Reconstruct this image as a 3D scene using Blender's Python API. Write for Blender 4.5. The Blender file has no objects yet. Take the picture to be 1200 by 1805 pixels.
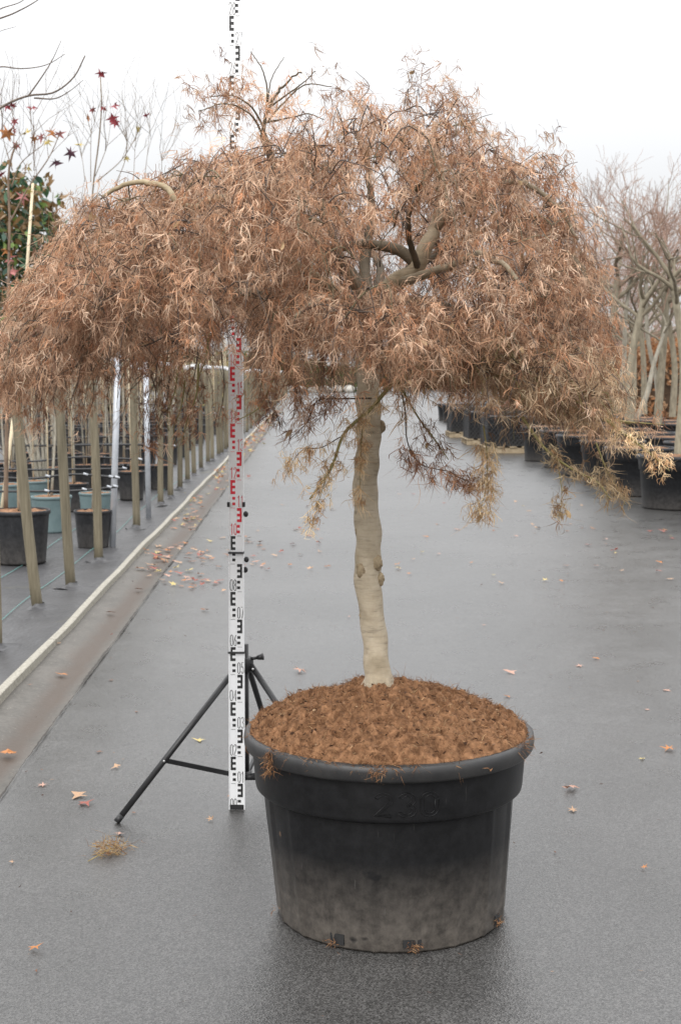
import bpy, math
import numpy as np
from mathutils import Vector
rng = np.random.default_rng(7)
scene = bpy.context.scene
COL = scene.collection

# ------------------------------------------------------------------ camera
F, H, HOR = 2507.0, 1.575, 657.0            # focal length in px of a 1200 px wide frame, eye height, horizon row
TH = math.atan((902.5 - HOR) / F)
cd = bpy.data.cameras.new('camera'); cam = bpy.data.objects.new('camera', cd); COL.objects.link(cam)
cam.location = (0, 0, H); cam.rotation_euler = (math.pi / 2 - TH, 0, 0)
cd.sensor_fit = 'HORIZONTAL'; cd.sensor_width = 24.0; cd.lens = F / 1200 * 24
cd.clip_start = 0.1; cd.clip_end = 3000
cd.dof.use_dof = True; cd.dof.focus_distance = 4.1; cd.dof.aperture_fstop = 9.0
scene.camera = cam

# ------------------------------------------------------------------ overcast sky
SUN_EL, SUN_ROT = math.radians(38), math.radians(200)
w = bpy.data.worlds.new('World'); scene.world = w; w.use_nodes = True
nt = w.node_tree; N = nt.nodes; L = nt.links; N.clear()
wo = N.new('ShaderNodeOutputWorld'); bg = N.new('ShaderNodeBackground')
sky = N.new('ShaderNodeTexSky'); sky.sky_type = 'NISHITA'; sky.sun_disc = False
sky.sun_elevation = SUN_EL; sky.sun_rotation = SUN_ROT
sc_ = N.new('ShaderNodeVectorMath'); sc_.operation = 'SCALE'; sc_.inputs['Scale'].default_value = 0.10
L.new(sky.outputs[0], sc_.inputs[0])
tc = N.new('ShaderNodeTexCoord'); sx = N.new('ShaderNodeSeparateXYZ'); L.new(tc.outputs['Generated'], sx.inputs[0])
# cloud deck: an overcast sky is three times as bright overhead as at the horizon
mr = N.new('ShaderNodeMapRange'); mr.inputs['From Min'].default_value = 0.0; mr.inputs['From Max'].default_value = 1.0
mr.inputs['To Min'].default_value = 0.46; mr.inputs['To Max'].default_value = 2.85
L.new(sx.outputs['Z'], mr.inputs['Value'])
cn = N.new('ShaderNodeTexNoise'); cn.inputs['Scale'].default_value = 2.2; cn.inputs['Detail'].default_value = 3
L.new(tc.outputs['Generated'], cn.inputs['Vector'])
cm = N.new('ShaderNodeMapRange'); cm.inputs['To Min'].default_value = 0.92; cm.inputs['To Max'].default_value = 1.08
L.new(cn.outputs['Fac'], cm.inputs['Value'])
mu = N.new('ShaderNodeMath'); mu.operation = 'MULTIPLY'; L.new(mr.outputs[0], mu.inputs[0]); L.new(cm.outputs[0], mu.inputs[1])
cl = N.new('ShaderNodeVectorMath'); cl.operation = 'SCALE'; cl.inputs[0].default_value = (0.99, 0.995, 1.006)
L.new(mu.outputs[0], cl.inputs['Scale'])
mx = N.new('ShaderNodeMixRGB'); mx.inputs['Fac'].default_value = 0.95
L.new(sc_.outputs[0], mx.inputs['Color1']); L.new(cl.outputs[0], mx.inputs['Color2'])
L.new(mx.outputs[0], bg.inputs['Color']); bg.inputs['Strength'].default_value = 1.0
L.new(bg.outputs[0], wo.inputs['Surface'])

sd = bpy.data.lights.new('sun', 'SUN'); sun = bpy.data.objects.new('sun', sd); COL.objects.link(sun)
sd.energy = 1.5; sd.angle = math.radians(35); sd.color = (1.0, 0.97, 0.93)
sdir = Vector((math.sin(SUN_ROT) * math.cos(SUN_EL), math.cos(SUN_ROT) * math.cos(SUN_EL), math.sin(SUN_EL)))
sun.rotation_euler = sdir.to_track_quat('Z', 'Y').to_euler()

vs = scene.view_settings
vs.view_transform = 'Standard'; vs.look = 'None'; vs.gamma = 1.0; vs.exposure = 0.32; vs.use_curve_mapping = False
scene.cycles.max_bounces = 8; scene.cycles.transparent_max_bounces = 8

# ------------------------------------------------------------------ helpers
CT, ST = math.cos(TH), math.sin(TH)
def P(px, py, Y):
    """real-world point seen at photo pixel (px, py) when it stands Y metres down the yard"""
    tx, ty = (px - 600) / F, (py - 902.5) / F
    dy, dz = CT - ty * ST, -ST - ty * CT
    return np.array([tx * Y / dy, Y, H + dz * Y / dy])
def G(px, py, z=0.0):
    """ground point seen at a photo pixel"""
    tx, ty = (px - 600) / F, (py - 902.5) / F
    dy, dz = CT - ty * ST, -ST - ty * CT
    k = (z - H) / dz
    return np.array([tx * k, dy * k, z])
RD = np.array([(547 - 600) / F, 1.0]); RD /= np.linalg.norm(RD)      # direction of the road
RN = np.array([RD[1], -RD[0]])                                       # to its right
def road(u, v, z=0.0): return np.array([RD[0] * u + RN[0] * v, RD[1] * u + RN[1] * v, z])
def lat(p): return float(np.dot(np.asarray(p)[:2], RN))
def alo(p): return float(np.dot(np.asarray(p)[:2], RD))

def unit(v):
    v = np.asarray(v, float); return v / (np.linalg.norm(v, axis=-1, keepdims=True) + 1e-12)

class MB:
    def __init__(s): s.V, s.Q, s.T, s.C, s.n = [], [], [], [], 0
    def add(s, V, Q=None, T=None, C=None):
        V = np.asarray(V, float).reshape(-1, 3); s.V.append(V)
        if Q is not None and len(Q): s.Q.append(np.asarray(Q, int).reshape(-1, 4) + s.n)
        if T is not None and len(T): s.T.append(np.asarray(T, int).reshape(-1, 3) + s.n)
        if C is None: C = np.ones((len(V), 3))
        C = np.asarray(C, float)
        if C.ndim == 1: C = np.tile(C, (len(V), 1))
        s.C.append(C); s.n += len(V); return s
    def tube(s, pts, rad, sides=6, cap=True, C=None):
        p = np.asarray(pts, float); n = len(p); r = np.broadcast_to(np.asarray(rad, float), (n,))
        t = unit(np.gradient(p, axis=0))
        m = np.abs(unit(p[-1] - p[0]));
        ref = np.eye(3)[int(np.argmin(m))]
        a = unit(np.cross(t, ref)); b = np.cross(t, a)
        k = np.arange(sides) * 2 * np.pi / sides
        V = p[:, None] + r[:, None, None] * (np.cos(k)[None, :, None] * a[:, None] + np.sin(k)[None, :, None] * b[:, None])
        i = np.arange(n - 1)[:, None] * sides; j = np.arange(sides)[None]; j2 = (j + 1) % sides
        Q = np.stack([i + j, i + j2, i + sides + j2, i + sides + j], -1).reshape(-1, 4)
        V = V.reshape(-1, 3); T = []
        if cap:
            V = np.vstack([V, p[0], p[-1]]); c0, c1 = n * sides, n * sides + 1
            for q in range(sides):
                T.append((c0, (q + 1) % sides, q)); T.append((c1, (n - 1) * sides + q, (n - 1) * sides + (q + 1) % sides))
        return s.add(V, Q, T, C)
    def lathe(s, prof, seg=32, c=(0, 0, 0), C=None, close=False):
        pr = np.asarray(prof, float); n = len(pr); k = np.arange(seg) * 2 * np.pi / seg
        V = np.stack([pr[:, 0, None] * np.cos(k), pr[:, 0, None] * np.sin(k), np.repeat(pr[:, 1, None], seg, 1)], -1)
        i = np.arange(n - 1)[:, None] * seg; j = np.arange(seg)[None]; j2 = (j + 1) % seg
        Q = np.stack([i + j, i + j2, i + seg + j2, i + seg + j], -1).reshape(-1, 4)
        return s.add(V.reshape(-1, 3) + np.asarray(c), Q, None, C)
    def box(s, c, size, X=(1, 0, 0), Y=(0, 1, 0), Z=(0, 0, 1), C=None):
        c = np.asarray(c, float); h = np.asarray(size, float) / 2; A = np.array([X, Y, Z], float)
        sg = np.array([[x, y, z] for z in (-1, 1) for y in (-1, 1) for x in (-1, 1)], float) * h
        return s.add(c + sg @ A, [(0, 2, 3, 1), (4, 5, 7, 6), (0, 1, 5, 4), (2, 6, 7, 3), (0, 4, 6, 2), (1, 3, 7, 5)], None, C)
    def mesh(s, name, smooth=True):
        me = bpy.data.meshes.new(name); V = np.vstack(s.V)
        Q = np.vstack(s.Q) if s.Q else np.zeros((0, 4), int); T = np.vstack(s.T) if s.T else np.zeros((0, 3), int)
        me.vertices.add(len(V)); me.vertices.foreach_set('co', V.ravel().astype(np.float32))
        nl = Q.size + T.size; me.loops.add(nl)
        me.loops.foreach_set('vertex_index', np.concatenate([Q.ravel(), T.ravel()]).astype(np.int32))
        npol = len(Q) + len(T); me.polygons.add(npol)
        st = np.concatenate([np.arange(len(Q)) * 4, Q.size + np.arange(len(T)) * 3]).astype(np.int32)
        me.polygons.foreach_set('loop_start', st)
        me.polygons.foreach_set('use_smooth', np.full(npol, smooth))
        ca = me.color_attributes.new('tint', 'FLOAT_COLOR', 'POINT')
        ca.data.foreach_set('color', np.hstack([np.vstack(s.C), np.ones((len(V), 1))]).ravel().astype(np.float32))
        me.update(calc_edges=True); me.validate(); return me
    def build(s, name, mat, parent=None, smooth=True):
        me = s.mesh(name, smooth); me.materials.append(mat)
        o = bpy.data.objects.new(name, me); COL.objects.link(o); o.parent = parent; return o

def empty(name, loc=(0, 0, 0), rz=0.0):
    o = bpy.data.objects.new(name, None); COL.objects.link(o); o.location = tuple(loc); o.rotation_euler[2] = rz
    o.empty_display_size = 0.1; return o
def tag(o, label=None, cat=None, group=None, kind=None):
    if label: o['label'] = label
    if cat: o['category'] = cat
    if group: o['group'] = group
    if kind: o['kind'] = kind
    return o
def inst(name, me, mat=None, parent=None, loc=(0, 0, 0), rz=0.0, sc=1.0):
    o = bpy.data.objects.new(name, me); COL.objects.link(o); o.parent = parent
    o.location = tuple(loc); o.rotation_euler[2] = rz; o.scale = (sc, sc, sc) if np.isscalar(sc) else sc
    if mat is not None and not me.materials: me.materials.append(mat)
    return o
def smoothpath(pts, n):
    p = np.asarray(pts, float)
    d = np.concatenate([[0], np.cumsum(np.linalg.norm(np.diff(p[:, :3], axis=0), axis=1))]); d /= d[-1]
    t = np.linspace(0, 1, n); m = np.gradient(p, d, axis=0) if len(p) > 2 else np.repeat((p[1] - p[0])[None], 2, 0)
    i = np.clip(np.searchsorted(d, t, 'right') - 1, 0, len(p) - 2); h = (d[i + 1] - d[i])[:, None]; x = ((t - d[i])[:, None]) / h
    return ((2*x**3-3*x**2+1)*p[i] + (x**3-2*x**2+x)*h*m[i] + (-2*x**3+3*x**2)*p[i+1] + (x**3-x**2)*h*m[i+1])

# ------------------------------------------------------------------ materials
def newmat(name):
    m = bpy.data.materials.new(name); m.use_nodes = True; t = m.node_tree
    return m, t.nodes, t.links, t.nodes['Principled BSDF']
def noise(N, L, scale, detail=4, rough=.6, coord='Object', vec=None, stretch=None):
    n = N.new('ShaderNodeTexNoise'); n.inputs['Scale'].default_value = scale; n.inputs['Detail'].default_value = detail
    n.inputs['Roughness'].default_value = rough
    c = N.new('ShaderNodeTexCoord')
    if stretch:
        mp = N.new('ShaderNodeMapping'); mp.inputs['Scale'].default_value = stretch
        L.new(c.outputs[coord], mp.inputs[0]); L.new(mp.outputs[0], n.inputs['Vector'])
    else: L.new(c.outputs[coord], n.inputs['Vector'])
    return n.outputs['Fac']
def ramp(N, L, fac, stops):
    r = N.new('ShaderNodeValToRGB'); e = r.color_ramp.elements
    while len(e) < len(stops): e.new(0.5)
    for k, (p, c) in enumerate(stops):
        e[k].position = p; e[k].color = (*c, 1) if not np.isscalar(c) else (c, c, c, 1)
    L.new(fac, r.inputs[0]); return r.outputs[0]
def mixc(N, L, fac, a, b, mode='MIX'):
    m = N.new('ShaderNodeMixRGB'); m.blend_type = mode
    for s, v in ((m.inputs[0], fac), (m.inputs[1], a), (m.inputs[2], b)):
        if hasattr(v, 'is_output'): L.new(v, s)
        elif np.isscalar(v): s.default_value = v if s.type == 'VALUE' else (v, v, v, 1)
        else: s.default_value = (*v, 1)
    return m.outputs[0]
def bump(N, L, b, fac, strength, dist):
    n = N.new('ShaderNodeBump'); n.inputs['Strength'].default_value = strength; n.inputs['Distance'].default_value = dist
    L.new(fac, n.inputs['Height']); L.new(n.outputs[0], b.inputs['Normal']); return n
def simple(name, c1, c2, rough=.6, scale=8, detail=5, bs=0, bd=.002, stretch=None, metal=0, spec=.5, tint=False):
    m, N, L, b = newmat(name); f = noise(N, L, scale, detail, stretch=stretch)
    c = ramp(N, L, f, [(.3, c1), (.7, c2)])
    if tint:
        a = N.new('ShaderNodeAttribute'); a.attribute_name = 'tint'; c = mixc(N, L, 1.0, c, a.outputs['Color'], 'MULTIPLY')
    L.new(c, b.inputs['Base Color']); b.inputs['Roughness'].default_value = rough; b.inputs['Metallic'].default_value = metal
    b.inputs['Specular IOR Level'].default_value = spec
    if bs: bump(N, L, b, f, bs, bd)
    return m
def leafmat(name, trans=.3, rough=.6):
    m, N, L, b = newmat(name)
    a = N.new('ShaderNodeAttribute'); a.attribute_name = 'tint'
    f = noise(N, L, 60, 2); c = mixc(N, L, 1.0, a.outputs['Color'], ramp(N, L, f, [(.3, .75), (.7, 1.2)]), 'MULTIPLY')
    L.new(c, b.inputs['Base Color']); b.inputs['Roughness'].default_value = rough
    b.inputs['Specular IOR Level'].default_value = .35
    tr = N.new('ShaderNodeBsdfTranslucent'); L.new(c, tr.inputs['Color'])
    ms = N.new('ShaderNodeMixShader'); ms.inputs[0].default_value = trans
    L.new(b.outputs[0], ms.inputs[1]); L.new(tr.outputs[0], ms.inputs[2]); L.new(ms.outputs[0], N['Material Output'].inputs['Surface'])
    return m
M = {}
# wet asphalt
m, N, L, b = newmat('asphalt')
big = noise(N, L, .45, 4, .6); mid = noise(N, L, 3.5, 5, .65); fine = noise(N, L, 170, 3, .7)
vo = N.new('ShaderNodeTexVoronoi'); vo.inputs['Scale'].default_value = 210; vo.inputs['Randomness'].default_value = 1
c_ = N.new('ShaderNodeTexCoord'); L.new(c_.outputs['Object'], vo.inputs['Vector'])
base = ramp(N, L, big, [(.30, (.044, .043, .0415)), (.72, (.070, .068, .066))])
base = mixc(N, L, 1, base, ramp(N, L, mid, [(.3, .82), (.7, 1.15)]), 'MULTIPLY')
stone = ramp(N, L, vo.outputs['Color'], [(.15, .50), (.5, .96), (.85, 1.65)])
base = mixc(N, L, 1, base, stone, 'MULTIPLY')
L.new(base, b.inputs['Base Color'])
rg = N.new('ShaderNodeMapRange'); rg.inputs['From Min'].default_value = .3; rg.inputs['From Max'].default_value = .7
rg.inputs['To Min'].default_value = .25; rg.inputs['To Max'].default_value = .36
L.new(mid, rg.inputs['Value']); L.new(rg.outputs[0], b.inputs['Roughness'])
hs = N.new('ShaderNodeMath'); hs.operation = 'ADD'; L.new(vo.outputs['Distance'], hs.inputs[0]); L.new(fine, hs.inputs[1])
b.inputs['Specular IOR Level'].default_value = .65
bump(N, L, b, hs.outputs[0], .36, .0020)
M['asphalt'] = m
# gutter concrete with a dirt track
m, N, L, b = newmat('gutter_concrete')
f1 = noise(N, L, 3, 6, .65); f2 = noise(N, L, 45, 4, .7); f3 = noise(N, L, 1.2, 3)
c = ramp(N, L, f1, [(.3, (.062, .056, .047)), (.7, (.112, .103, .090))])
c = mixc(N, L, 1, c, ramp(N, L, f2, [(.35, .75), (.7, 1.2)]), 'MULTIPLY')
vo = N.new('ShaderNodeTexVoronoi'); vo.inputs['Scale'].default_value = 28; c_ = N.new('ShaderNodeTexCoord'); L.new(c_.outputs['Object'], vo.inputs['Vector'])
c = mixc(N, L, ramp(N, L, vo.outputs['Distance'], [(.05, 1.0), (.13, 0.0)]), c, (.24, .225, .195))
at_ = N.new('ShaderNodeAttribute'); at_.attribute_name = 'tint'; dn = N.new('ShaderNodeMath'); dn.operation = 'MULTIPLY_ADD'; L.new(f1, dn.inputs[0]); dn.inputs[1].default_value = .9
L.new(at_.outputs['Fac'], dn.inputs[2])
c = mixc(N, L, ramp(N, L, dn.outputs[0], [(.55, 0.0), (1.05, .85)]), c, (.058, .040, .028))
L.new(c, b.inputs['Base Color']); b.inputs['Roughness'].default_value = .6
bump(N, L, b, f2, .4, .004); M['gutter'] = m
# woven ground cloth with guide lines
m, N, L, b = newmat('ground_cloth')
f1 = noise(N, L, 1.6, 5, .6); f2 = noise(N, L, 260, 2)
c = ramp(N, L, f1, [(.3, (.036, .036, .038)), (.7, (.066, .065, .067))])
moss = noise(N, L, 1.1, 5, .7)
c = mixc(N, L, ramp(N, L, moss, [(.62, 0.0), (.78, .5)]), c, (.15, .14, .06))
L.new(c, b.inputs['Base Color']); b.inputs['Roughness'].default_value = .46
wr = noise(N, L, 5.5, 4, .55, stretch=(1, .45, 1)); bump(N, L, b, wr, .55, .05); M['cloth'] = m
M['clothline'] = simple('teal_thread', (.10, .30, .28), (.16, .38, .34), .6)
M['earth'] = simple('earth', (.06, .05, .04), (.10, .085, .065), .9, 2, 6, .4, .02)
M['earthwet'] = simple('wet_grit', (.012, .010, .008), (.035, .028, .02), .7, 40, 5, .5, .004)
M['kerb'] = simple('weathered_board', (.19, .175, .14), (.36, .34, .29), .7, 9, 6, .4, .004, (6, 6, 6))
M['kerbside'] = simple('damp_board', (.16, .15, .10), (.28, .27, .20), .75, 7, 6, .4, .004)
# main pot plastic: dusted from the bottom up by splashes
def potmat(name, dust=1.0, zs=1.6, base=(.006, .006, .0065)):
    m, N, L, b = newmat(name)
    f = noise(N, L, 7, 6, .65); g = noise(N, L, 28, 5, .7); st = noise(N, L, 5, 7, .75, stretch=(3, 3, .6)); scf = noise(N, L, 7.5, 3, .55, stretch=(1, 1, 1.3))
    tcn = N.new('ShaderNodeTexCoord'); sp = N.new('ShaderNodeSeparateXYZ'); L.new(tcn.outputs['Object'], sp.inputs[0])
    zr = N.new('ShaderNodeMapRange'); zr.inputs['From Min'].default_value = .0; zr.inputs['From Max'].default_value = .26 / zs * 1.6
    zr.inputs['To Min'].default_value = .95; zr.inputs['To Max'].default_value = .0; L.new(sp.outputs['Z'], zr.inputs['Value'])
    mm = N.new('ShaderNodeMath'); mm.operation = 'MULTIPLY'; L.new(zr.outputs[0], mm.inputs[0])
    L.new(ramp(N, L, st, [(.25, .50), (.75, 1.0)]), mm.inputs[1])
    m2 = N.new('ShaderNodeMath'); m2.operation = 'MULTIPLY'; L.new(mm.outputs[0], m2.inputs[0])
    L.new(ramp(N, L, g, [(.3, .35), (.65, 1.0)]), m2.inputs[1])
    m3 = N.new('ShaderNodeMath'); m3.operation = 'MULTIPLY'; L.new(m2.outputs[0], m3.inputs[0]); m3.inputs[1].default_value = dust * 1.0
    m4 = N.new('ShaderNodeMath'); m4.operation = 'MULTIPLY'; L.new(m3.outputs[0], m4.inputs[0]); L.new(ramp(N, L, scf, [(.30, .15), (.34, 1.0)]), m4.inputs[1]); m3 = m4
    c = mixc(N, L, ramp(N, L, g, [(.35, 0.0), (.7, 1.0)]), base, tuple(2.1 * x for x in base))
    c = mixc(N, L, m3.outputs[0], c, (.19, .166, .142))
    ln_ = noise(N, L, 1.0, 2, .5, stretch=(90, 90, 2.2)); c = mixc(N, L, ramp(N, L, ln_, [(.71, 0.0), (.76, .14)]), c, (.20, .19, .18))
    # bare scuffs and mud flecks
    sc = noise(N, L, 16, 3, .5); c = mixc(N, L, ramp(N, L, sc, [(.74, 0.0), (.77, .6)]), c, (.16, .10, .06))
    b.inputs['Specular IOR Level'].default_value = .26
    L.new(c, b.inputs['Base Color'])
    r = N.new('ShaderNodeMapRange'); r.inputs['To Min'].default_value = .26; r.inputs['To Max'].default_value = .56
    L.new(f, r.inputs['Value']); L.new(r.outputs[0], b.inputs['Roughness'])
    bump(N, L, b, g, .12, .003)
    return m
M['pot'] = potmat('black_pot_plastic')
M['potrim'] = simple('grey_rim_plastic', (.014, .014, .015), (.034, .033, .032), .42, 14, 6, .1, .002)
M['potfar'] = potmat('black_nursery_plastic', .35, base=(.014, .0145, .016))
M['potteal'] = simple('teal_pot_plastic', (.085, .130, .135), (.14, .195, .20), .55, 6, 6)
M['soil'] = simple('coir_soil', (.066, .030, .014), (.32, .170, .088), .95, 42, 9, .9, .010, spec=.2)
M['soilfar'] = simple('bark_mulch', (.12, .06, .032), (.30, .17, .10), .95, 30, 7, .8, .012, spec=.2)
M['fibre'] = leafmat('coir_fibre', .15, .9)
M['leaf'] = leafmat('dried_leaf', .34, .9)
M['leafgreen'] = leafmat('fresh_leaf', .25, .4)
M['fallen'] = leafmat('fallen_leaf_skin', .1, .55)
# bark
m, N, L, b = newmat('maple_bark')
f1 = noise(N, L, 9, 7, .65); f2 = noise(N, L, 6, 6, .7, stretch=(3.0, 3.0, 22)); f3 = noise(N, L, 6, 4, .6, stretch=(14, 14, 1.5))
c = ramp(N, L, f1, [(.28, (.27, .22, .145)), (.5, (.41, .345, .25)), (.72, (.54, .47, .36))])
c = mixc(N, L, 1, c, ramp(N, L, f2, [(.30, .55), (.45, .95), (.75, 1.12)]), 'MULTIPLY')
c = mixc(N, L, ramp(N, L, f3, [(.62, 0.0), (.75, .45)]), c, (.36, .24, .12))
tt = N.new('ShaderNodeAttribute'); tt.attribute_name = 'tint'; c = mixc(N, L, 1, c, tt.outputs['Color'], 'MULTIPLY')
L.new(c, b.inputs['Base Color']); b.inputs['Roughness'].default_value = .75; bump(N, L, b, f2, .35, .004); M['bark'] = m
M['burl'] = simple('burl_bark', (.20, .15, .09), (.40, .32, .21), .9, 60, 6, .9, .006)
M['twig'] = simple('dark_twig', (.9, .9, .9), (1.15, 1.1, 1.05), .65, 20, 3, tint=True)
M['greybark'] = simple('pale_grey_bark', (.20, .18, .14), (.42, .39, .32), .8, 9, 6, .3, .004, (3, 3, 1), tint=True)
M['post'] = simple('weathered_post_wood', (.095, .080, .050), (.195, .168, .115), .8, 8, 6, .35, .004, (9, 9, .5), tint=True)
M['galv'] = simple('galvanised_steel', (.36, .38, .41), (.50, .52, .55), .5, 12, 5, metal=.25)
M['bamboo'] = simple('bamboo', (.55, .45, .30), (.70, .60, .42), .6, 12, 4)
M['hose'] = simple('black_hose', (.012, .012, .013), (.022, .022, .023), .45, 10, 3)
M['whiteplastic'] = simple('white_plastic', (.65, .66, .68), (.78, .78, .78), .5, 10, 3)
M['staff'] = simple('white_staff_enamel', (.78, .79, .80), (.84, .85, .86), .45, 5, 6, .05, .001)
M['black'] = simple('black_print', (.012, .012, .013), (.022, .022, .022), .5, 40, 4)
M['red'] = simple('red_print', (.62, .016, .035), (.70, .024, .045), .5, 40, 4)
M['tripod'] = simple('black_anodised_tube', (.010, .010, .011), (.020, .020, .021), .42, 20, 4)
M['steel'] = simple('rivet_steel', (.5, .5, .5), (.65, .65, .65), .35, 30, 2, metal=.9)
M['pallet'] = simple('pallet_wood', (.20, .15, .09), (.34, .27, .18), .8, 6, 6, .3, .003, (3, 3, 3))
M['stone'] = simple('pale_stone', (.20, .19, .17), (.42, .40, .36), .85, 5, 6, .6, .03)
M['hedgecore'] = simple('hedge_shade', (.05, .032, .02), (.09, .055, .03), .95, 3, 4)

# ------------------------------------------------------------------ ground, gutter, kerb, cloth
VK = lat(G(0, 1231)); VE = lat(G(105, 1260))                       # kerb line and asphalt edge, lateral offsets
mb = MB(); mb.add([(-900, -300, -.12), (900, -300, -.12), (900, 1500, -.12), (-900, 1500, -.12)], [(0, 1, 2, 3)])
tag(mb.build('ground', M['earth']), kind='structure')
def strip(name, mat, us, vs_, zfun, smooth=True, kind='structure', tint=None):
    us = np.asarray(us); vs_ = np.asarray(vs_); U, Vv = np.meshgrid(us, vs_, indexing='ij')
    Z = zfun(U, Vv); X = RD[0] * U + RN[0] * Vv; Y = RD[1] * U + RN[1] * Vv
    n = len(vs_); i = np.arange(len(us) - 1)[:, None] * n; j = np.arange(n - 1)[None]
    Q = np.stack([i + j, i + j + 1, i + n + j + 1, i + n + j], -1).reshape(-1, 4)
    mb = MB().add(np.stack([X, Y, Z], -1).reshape(-1, 3), Q, None, None if tint is None else np.repeat(tint(U, Vv).reshape(-1, 1), 3, 1))
    return tag(mb.build(name, mat, smooth=smooth), kind=kind)
def wob(u, k, a=1.0):
    return a * (np.sin(u * .9 + k) * .5 + np.sin(u * 2.3 + 1.7 * k) * .3 + np.sin(u * 5.1 + 2.9 * k) * .2)
def vj(u): return np.sin(u * 3.1) * np.sin(u * 1.37 + 1) + .5 * np.sin(u * 9.7)
US = np.concatenate([np.arange(-6, 40, .08), np.arange(40, 160, 1.0)])
# asphalt with a slightly ragged edge to the gutter
vs1 = np.concatenate([[VE], VE + .03 + np.linspace(0, 1, 6) ** 2 * 9.5])
def az(U, V_): return .0012 * np.sin(U * .7 + V_) + np.where(V_ < VE + .02, -.008, 0)
us1 = US
U, V_ = np.meshgrid(us1, vs1, indexing='ij')
Ve = V_ + np.where(V_ < VE + .02, wob(U * 1.5, 2.0, .006) + rng.normal(0, .003, U.shape), 0)
mb = MB(); n = len(vs1); i = np.arange(len(us1) - 1)[:, None] * n; j = np.arange(n - 1)[None]
mb.add(np.stack([RD[0]*U + RN[0]*Ve, RD[1]*U + RN[1]*Ve, az(U, V_)], -1).reshape(-1, 3), np.stack([i+j, i+j+1, i+n+j+1, i+n+j], -1).reshape(-1, 4))
tag(mb.build('road', M['asphalt']), kind='structure')
gw = VE - VK
strip('gutter', M['gutter'], US, np.linspace(VK - .02, VE + .05, 12),
      lambda U, V_: -.010 - .035 * np.exp(-((V_ - VE + .10) / .10) ** 2) + wob(U, 1.0, .004),
      tint=lambda U, V_: .62 * np.exp(-((V_ - VE + .12) / .07) ** 2))
rj = np.random.default_rng(41); uj = np.arange(3, 60, .03); wj = np.clip(.004 + .004 * vj(uj) + rj.normal(0, .0015, len(uj)), .001, .014)
cj = VE + .004 + wob(uj * 1.5, 2.0, .006) + rj.normal(0, .0012, len(uj)); mb = MB(); nj = len(uj)
mb.add(np.vstack([np.array([road(a, c - w_, .0035) for a, c, w_ in zip(uj, cj, wj)]), np.array([road(a, c + w_, .0035) for a, c, w_ in zip(uj, cj, wj)])]),
       np.stack([np.arange(nj - 1), np.arange(nj - 1) + nj, np.arange(1, nj) + nj, np.arange(1, nj)], -1))
tag(mb.build('joint', M['earthwet']), kind='structure')
# ground cloth, tucked up against the kerb and puckered round the posts
strip('ground_cloth', M['cloth'], np.concatenate([np.arange(2, 40, .15), np.arange(40, 160, 2.)]),
      np.concatenate([[VK + .005], VK - .035 - np.linspace(0, 1, 24) ** 1.6 * 4, [VK - 12, VK - 60]])[::-1],
      lambda U, V_: .012 + .014 * np.exp(-((VK - .04 - V_) / .12) ** 2) * (1 + .3 * np.sin(U * 1.7))
      + .010 * np.sin(U * 2.1 + V_ * 3.0) * np.exp(-np.abs(VK - V_) / 1.5) * np.clip((VK - V_) / .3, 0, 1))
strip('ground_cloth', M['cloth'], np.arange(-6, 160, 4.0), [VE + 9.0, VE + 60], lambda U, V_: .02 + 0 * U)
for q, dv in enumerate((.42, .85, 1.45)):                          # teal guide threads woven into the cloth
    mb = MB(); u = np.arange(5.5, 30, .2)
    zz = .022 + .014 * np.exp(-((dv - .10) / .12) ** 2) + .012 * np.sin(u * 2.1 + (VK - dv) * 3.0) * np.exp(-dv / 1.5)
    mb.tube(np.stack([road(a, VK - dv - .02 * math.sin(a * .8 + q), z) for a, z in zip(u, zz)]), .0022, 4)
    o = mb.build('guide_thread', M['clothline'], bpy.data.objects['ground_cloth']); 
kerb = tag(empty('kerb'), kind='structure')
u = 4.6; k = 0
while u < 130:
    ln = 3.6 + .5 * math.sin(k * 2.2); mb = MB(); uu = np.linspace(u + .006, u + ln - .006, 14)
    off = wob(uu, .3, .010); top = .034 + wob(uu, 2.2, .006); wd = .023
    prof = lambda a, o_, t_: np.array([road(a, VK + o_ - wd, -.03), road(a, VK + o_ - wd, t_ - .003), road(a, VK + o_ - wd + .004, t_),
                                       road(a, VK + o_ + wd - .004, t_), road(a, VK + o_ + wd, t_ - .003), road(a, VK + o_ + wd, -.03)])
    V = np.concatenate([prof(a, o_, t_) for a, o_, t_ in zip(uu, off, top)]); nn = 6
    Q = [(r*nn+c, r*nn+c+1, (r+1)*nn+c+1, (r+1)*nn+c) for r in range(13) for c in range(5)] + [(0, 1, 2, 5), (2, 3, 4, 5), (13*nn+5, 13*nn+2, 13*nn+1, 13*nn), (13*nn+5, 13*nn+4, 13*nn+3, 13*nn+2)]
    mb.add(V, Q); mb.build('board', M['kerb'], kerb, smooth=False); u += ln; k += 1

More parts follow.
